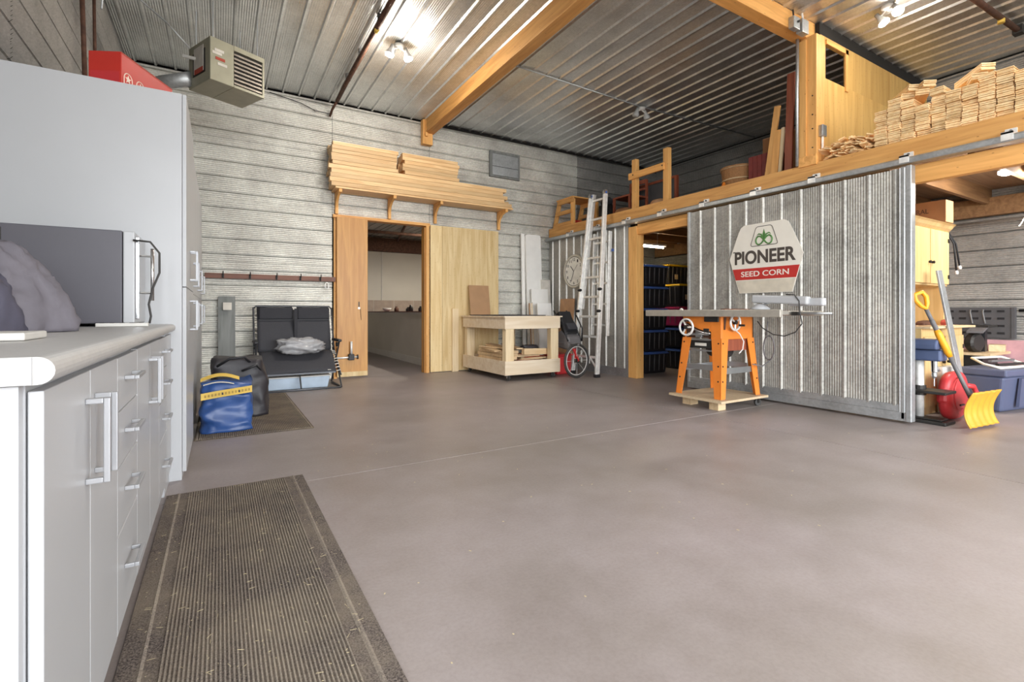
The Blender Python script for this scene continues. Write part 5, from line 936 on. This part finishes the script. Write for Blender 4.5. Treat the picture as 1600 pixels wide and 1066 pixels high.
while y > .55:
    z = ZL; ri = 0; top = hts(y)+random.uniform(-.03, .03)
    while z < top-.02:
        k = random.randrange(4); h_ = put(k, (5.425+random.uniform(-.012, .03), y+random.uniform(-.004, .004), z), (0, random.uniform(-.04, .04), random.uniform(-.13, .13)), f'cedar shim bundle, {ORD[ri]} up in the {ORD[ci]} column from the loft post', 'cedar bundles stacked on the loft edge'); z += h_+.001; ri += 1
    y -= .108; ci += 1
for y_, z_ in ((2.0, 2.99), (1.89, 2.985), (1.5, 2.97)):
    for k in range(2): put(k, (5.50, y_-.05*k, z_+.055*k), (.04, .05, .5+.3*k), f'{("lower", "upper")[k]} askew cedar bundle on top of the stack, {("nearest the loft post", "second spot from the loft post", "farthest from the loft post")[(2.0, 1.89, 1.5).index(y_)]}', 'cedar bundles lying askew on the stack')
shim = MB().prism([(-.03, 0), (.03, 0), (.03, .012), (-.03, .008)], -.15, .15, 'x').build('loose_shim', 'block'); first = True
for k in range(84):
    f = k/84; yy = random.uniform(2.28, 2.70); zz = ZL+.015+.17*random.random()*(1-abs(yy-2.52)*1.6)
    L_ = (5.57+random.uniform(-.03, .06), yy, zz); R_ = (random.uniform(-.5, .5), random.uniform(-.12, .12), random.uniform(-.6, .6))
    o = shim if first else inst(shim, 'loose_shim', (0,0,0)); first = False; o.location = L_; o.rotation_euler = R_; tag(o, 'loose cedar shim in the untidy heap beside the loft post', 'shim', 'loose shims heaped by the loft post')
for k in range(5): o = inst(shim, 'loose_shim', (5.57, 2.30+.09*k, ZL+.10+.012*k), (random.uniform(-.3, .3), 0, 1.2+random.uniform(-.3, .3))); tag(o, 'loose cedar shim in the untidy heap beside the loft post', 'shim', 'loose shims heaped by the loft post')
# ================================================================ ELECTRICS, PIPES, LAMPS
t = thing('junction_boxes', 'pair of grey electrical boxes on the cross beam by the loft post', 'electrical box', (5.3, 2.85, 3.95))
B(5.05, 2.80, 3.93, 5.16, 2.859, 4.05, 'box', 'galvtrim', t, bev=.004); B(5.19, 2.79, 3.92, 5.31, 2.859, 4.06, 'box', 'galvtrim', t, bev=.004); MB().tube([(5.10, 2.83, 4.05), (5.10, 2.84, 4.14)], .008, 6).build('cable', 'black', t); MB().tube([(5.25, 2.82, 4.06), (5.25, 2.83, 4.14)], .012, 8).build('conduit', 'alu', t)
MB().lathe([(.012, 0), (.012, .02)], (5.12, 2.80, 4.0), 8, (0,-1,0)).build('switch', 'darkmetal', t)
o = MB().tube([(5.358, 2.935, 4.0), (5.358, 2.935, 3.5), (5.362, 2.94, 3.45), (5.362, 2.94, ZL)], .016, 8).build('conduit', 'galvtrim', smooth=True); tag(o, 'grey conduit running down the side of the loft post', 'conduit')
t = thing('outlet_box', 'small metal outlet box on the loft post above the shims', 'electrical box', (5.5, 2.74, 2.9)); B(5.44, 2.715, 2.86, 5.52, 2.76, 2.98, 'box', 'steel', t, bev=.004); MB().tube([(5.48, 2.74, 2.86), (5.48, 2.74, 2.72)], .012, 8).build('stub', 'alu', t)
t = thing('heater_rail', 'rusty pipe with clamps running along the ceiling toward the back wall', 'pipe', (1.45, 5, 4.05)); MB().tube([(1.45, 1.5, 4.06), (1.45, 6.7, 4.06), (1.45, 7.3, 4.04)], .028, 10).build('pipe', 'rust', t, smooth=True); MB().tube([(1.45, 7.28, 4.04), (1.42, 7.5, 3.98), (1.40, 7.58, 3.9)], .018, 8).build('elbow', 'rust', t, smooth=True)
for yy in (4.2, 5.1, 5.9, 6.6): B(1.42, yy, 4.05, 1.48, yy+.03, ZC-.01, 'clamp', 'darkmetal', t)
MB().lathe([(.025, -.02), (.03, 0), (.025, .02)], (1.45, 5.25, 4.03), 10, (0,1,0)).build('brass_valve', 'yellow', t)
o = MB().tube([(1.40, 7.56, 3.93), (1.2, 7.6, 3.95), (1.0, 7.6, 4.02), (.6, 7.6, 4.08)], .006, 6).build('loose_cable', 'black', smooth=True); tag(o, 'thin dark cable along the top of the back wall', 'cable')
t = thing('ceiling_pipe', 'rusty pipe with yellow valve on the ceiling above the cedar stack', 'pipe', (7, 1.75, 4.06)); MB().tube([(5.6, 1.80, 4.07), (7.45, 1.72, 4.07)], .028, 10).build('pipe', 'rust', t, smooth=True); MB().lathe([(.03, -.02), (.03, .02)], (7.0, 1.74, 4.04), 10).build('valve', 'yellow', t); B(7.42, 1.68, 4.03, 7.52, 1.76, 4.12, 'end_fitting', 'darkmetal', t)
o = MB().tube([(3.05, 5.28, ZC-.02), (5.45, 5.36, ZC-.02), (8.2, 5.25, ZC-.02)], .011, 8).build('ceiling_conduit', 'galvtrim', smooth=True); tag(o, 'thin conduit crossing the ceiling above the loft to the unlit lamp', 'conduit')
def twin_lamp(loc, label, lit, z=ZC-.02, energy=20, spread=.09, ang=0, aim=((-.3, .1, -1), (.3, -.1, -1))):
    t = thing('twin_flood_lamp', label, 'lamp', (loc[0], loc[1], z), 'twin flood lamps under the ceiling')
    x_, y_ = loc[0], loc[1]
    MB().lathe([(.055, 0), (.06, -.015), (.05, -.04), (.001, -.042)], (x_, y_, z), 20).build('base', 'whitep', t, smooth=True)
    for k, a in enumerate(aim):
        a = Vector(a).normalized(); h = Vector((x_, y_, z-.04))+Vector((math.cos(ang), math.sin(ang), 0))*(spread if k else -spread)+Vector((0,0,-.03))
        MB().tube([(x_, y_, z-.03), h], .012, 8).build('arm', 'whitep', t); b_ = MB().lathe([(.02, -.05), (.025, 0), (.05, .06), (.052, .075)], h, 16, a).build('bulb', 'whitep' if lit else 'lampoff', t, smooth=True)
        MB().lathe([(.05, .0), (.047, .012), (.03, .02), (.001, .022)], h+a*.075, 16, a).build('lens', 'glow' if lit else 'lampoff', b_, smooth=True)
        if lit:
            l = bpy.data.lights.new('lamp_light', 'SPOT'); l.energy = energy; l.color = (1, .93, .84); l.spot_size = math.radians(130); l.spot_blend = 1; l.shadow_soft_size = .05
            lo = bpy.data.objects.new('lamp_light', l); COL.objects.link(lo); lo.parent = t; lo.location = h+a*.11-Vector((loc[0], loc[1], z)); lo.rotation_euler = a.to_track_quat('-Z', 'Y').to_euler()
            l2 = bpy.data.lights.new('bulb_spill', 'POINT'); l2.energy = energy*.35; l2.color = (1, .93, .84); l2.shadow_soft_size = .04; lo2 = bpy.data.objects.new('bulb_spill', l2); COL.objects.link(lo2); lo2.parent = t; lo2.location = h+a*.14-Vector((loc[0], loc[1], z))
    return t
twin_lamp((1.80, 5.57), 'lit twin flood lamp on the ceiling above the lounge chair', True, energy=30)
twin_lamp((5.53, 5.38), 'unlit twin flood lamp on the conduit above the loft', False)
twin_lamp((5.85, 2.30), 'lit twin flood lamp on the ceiling above the cedar stack', True, ang=1.2, energy=6, aim=((-.5, -.5, -1), (.1, -.6, -1)))
twin_lamp((6.72, 1.55), 'lit twin flood lamp under the loft in the tool corner', True, z=2.52, energy=14, ang=-.9)
for L_, lb_ in (((1.8, .4), 'added unseen twin flood lamp on the ceiling behind the camera'), ((5.2, -.9), 'added unseen twin flood lamp on the ceiling near the open doorway')): twin_lamp(L_, lb_, True)  # extra lamps added out of view to light the shop
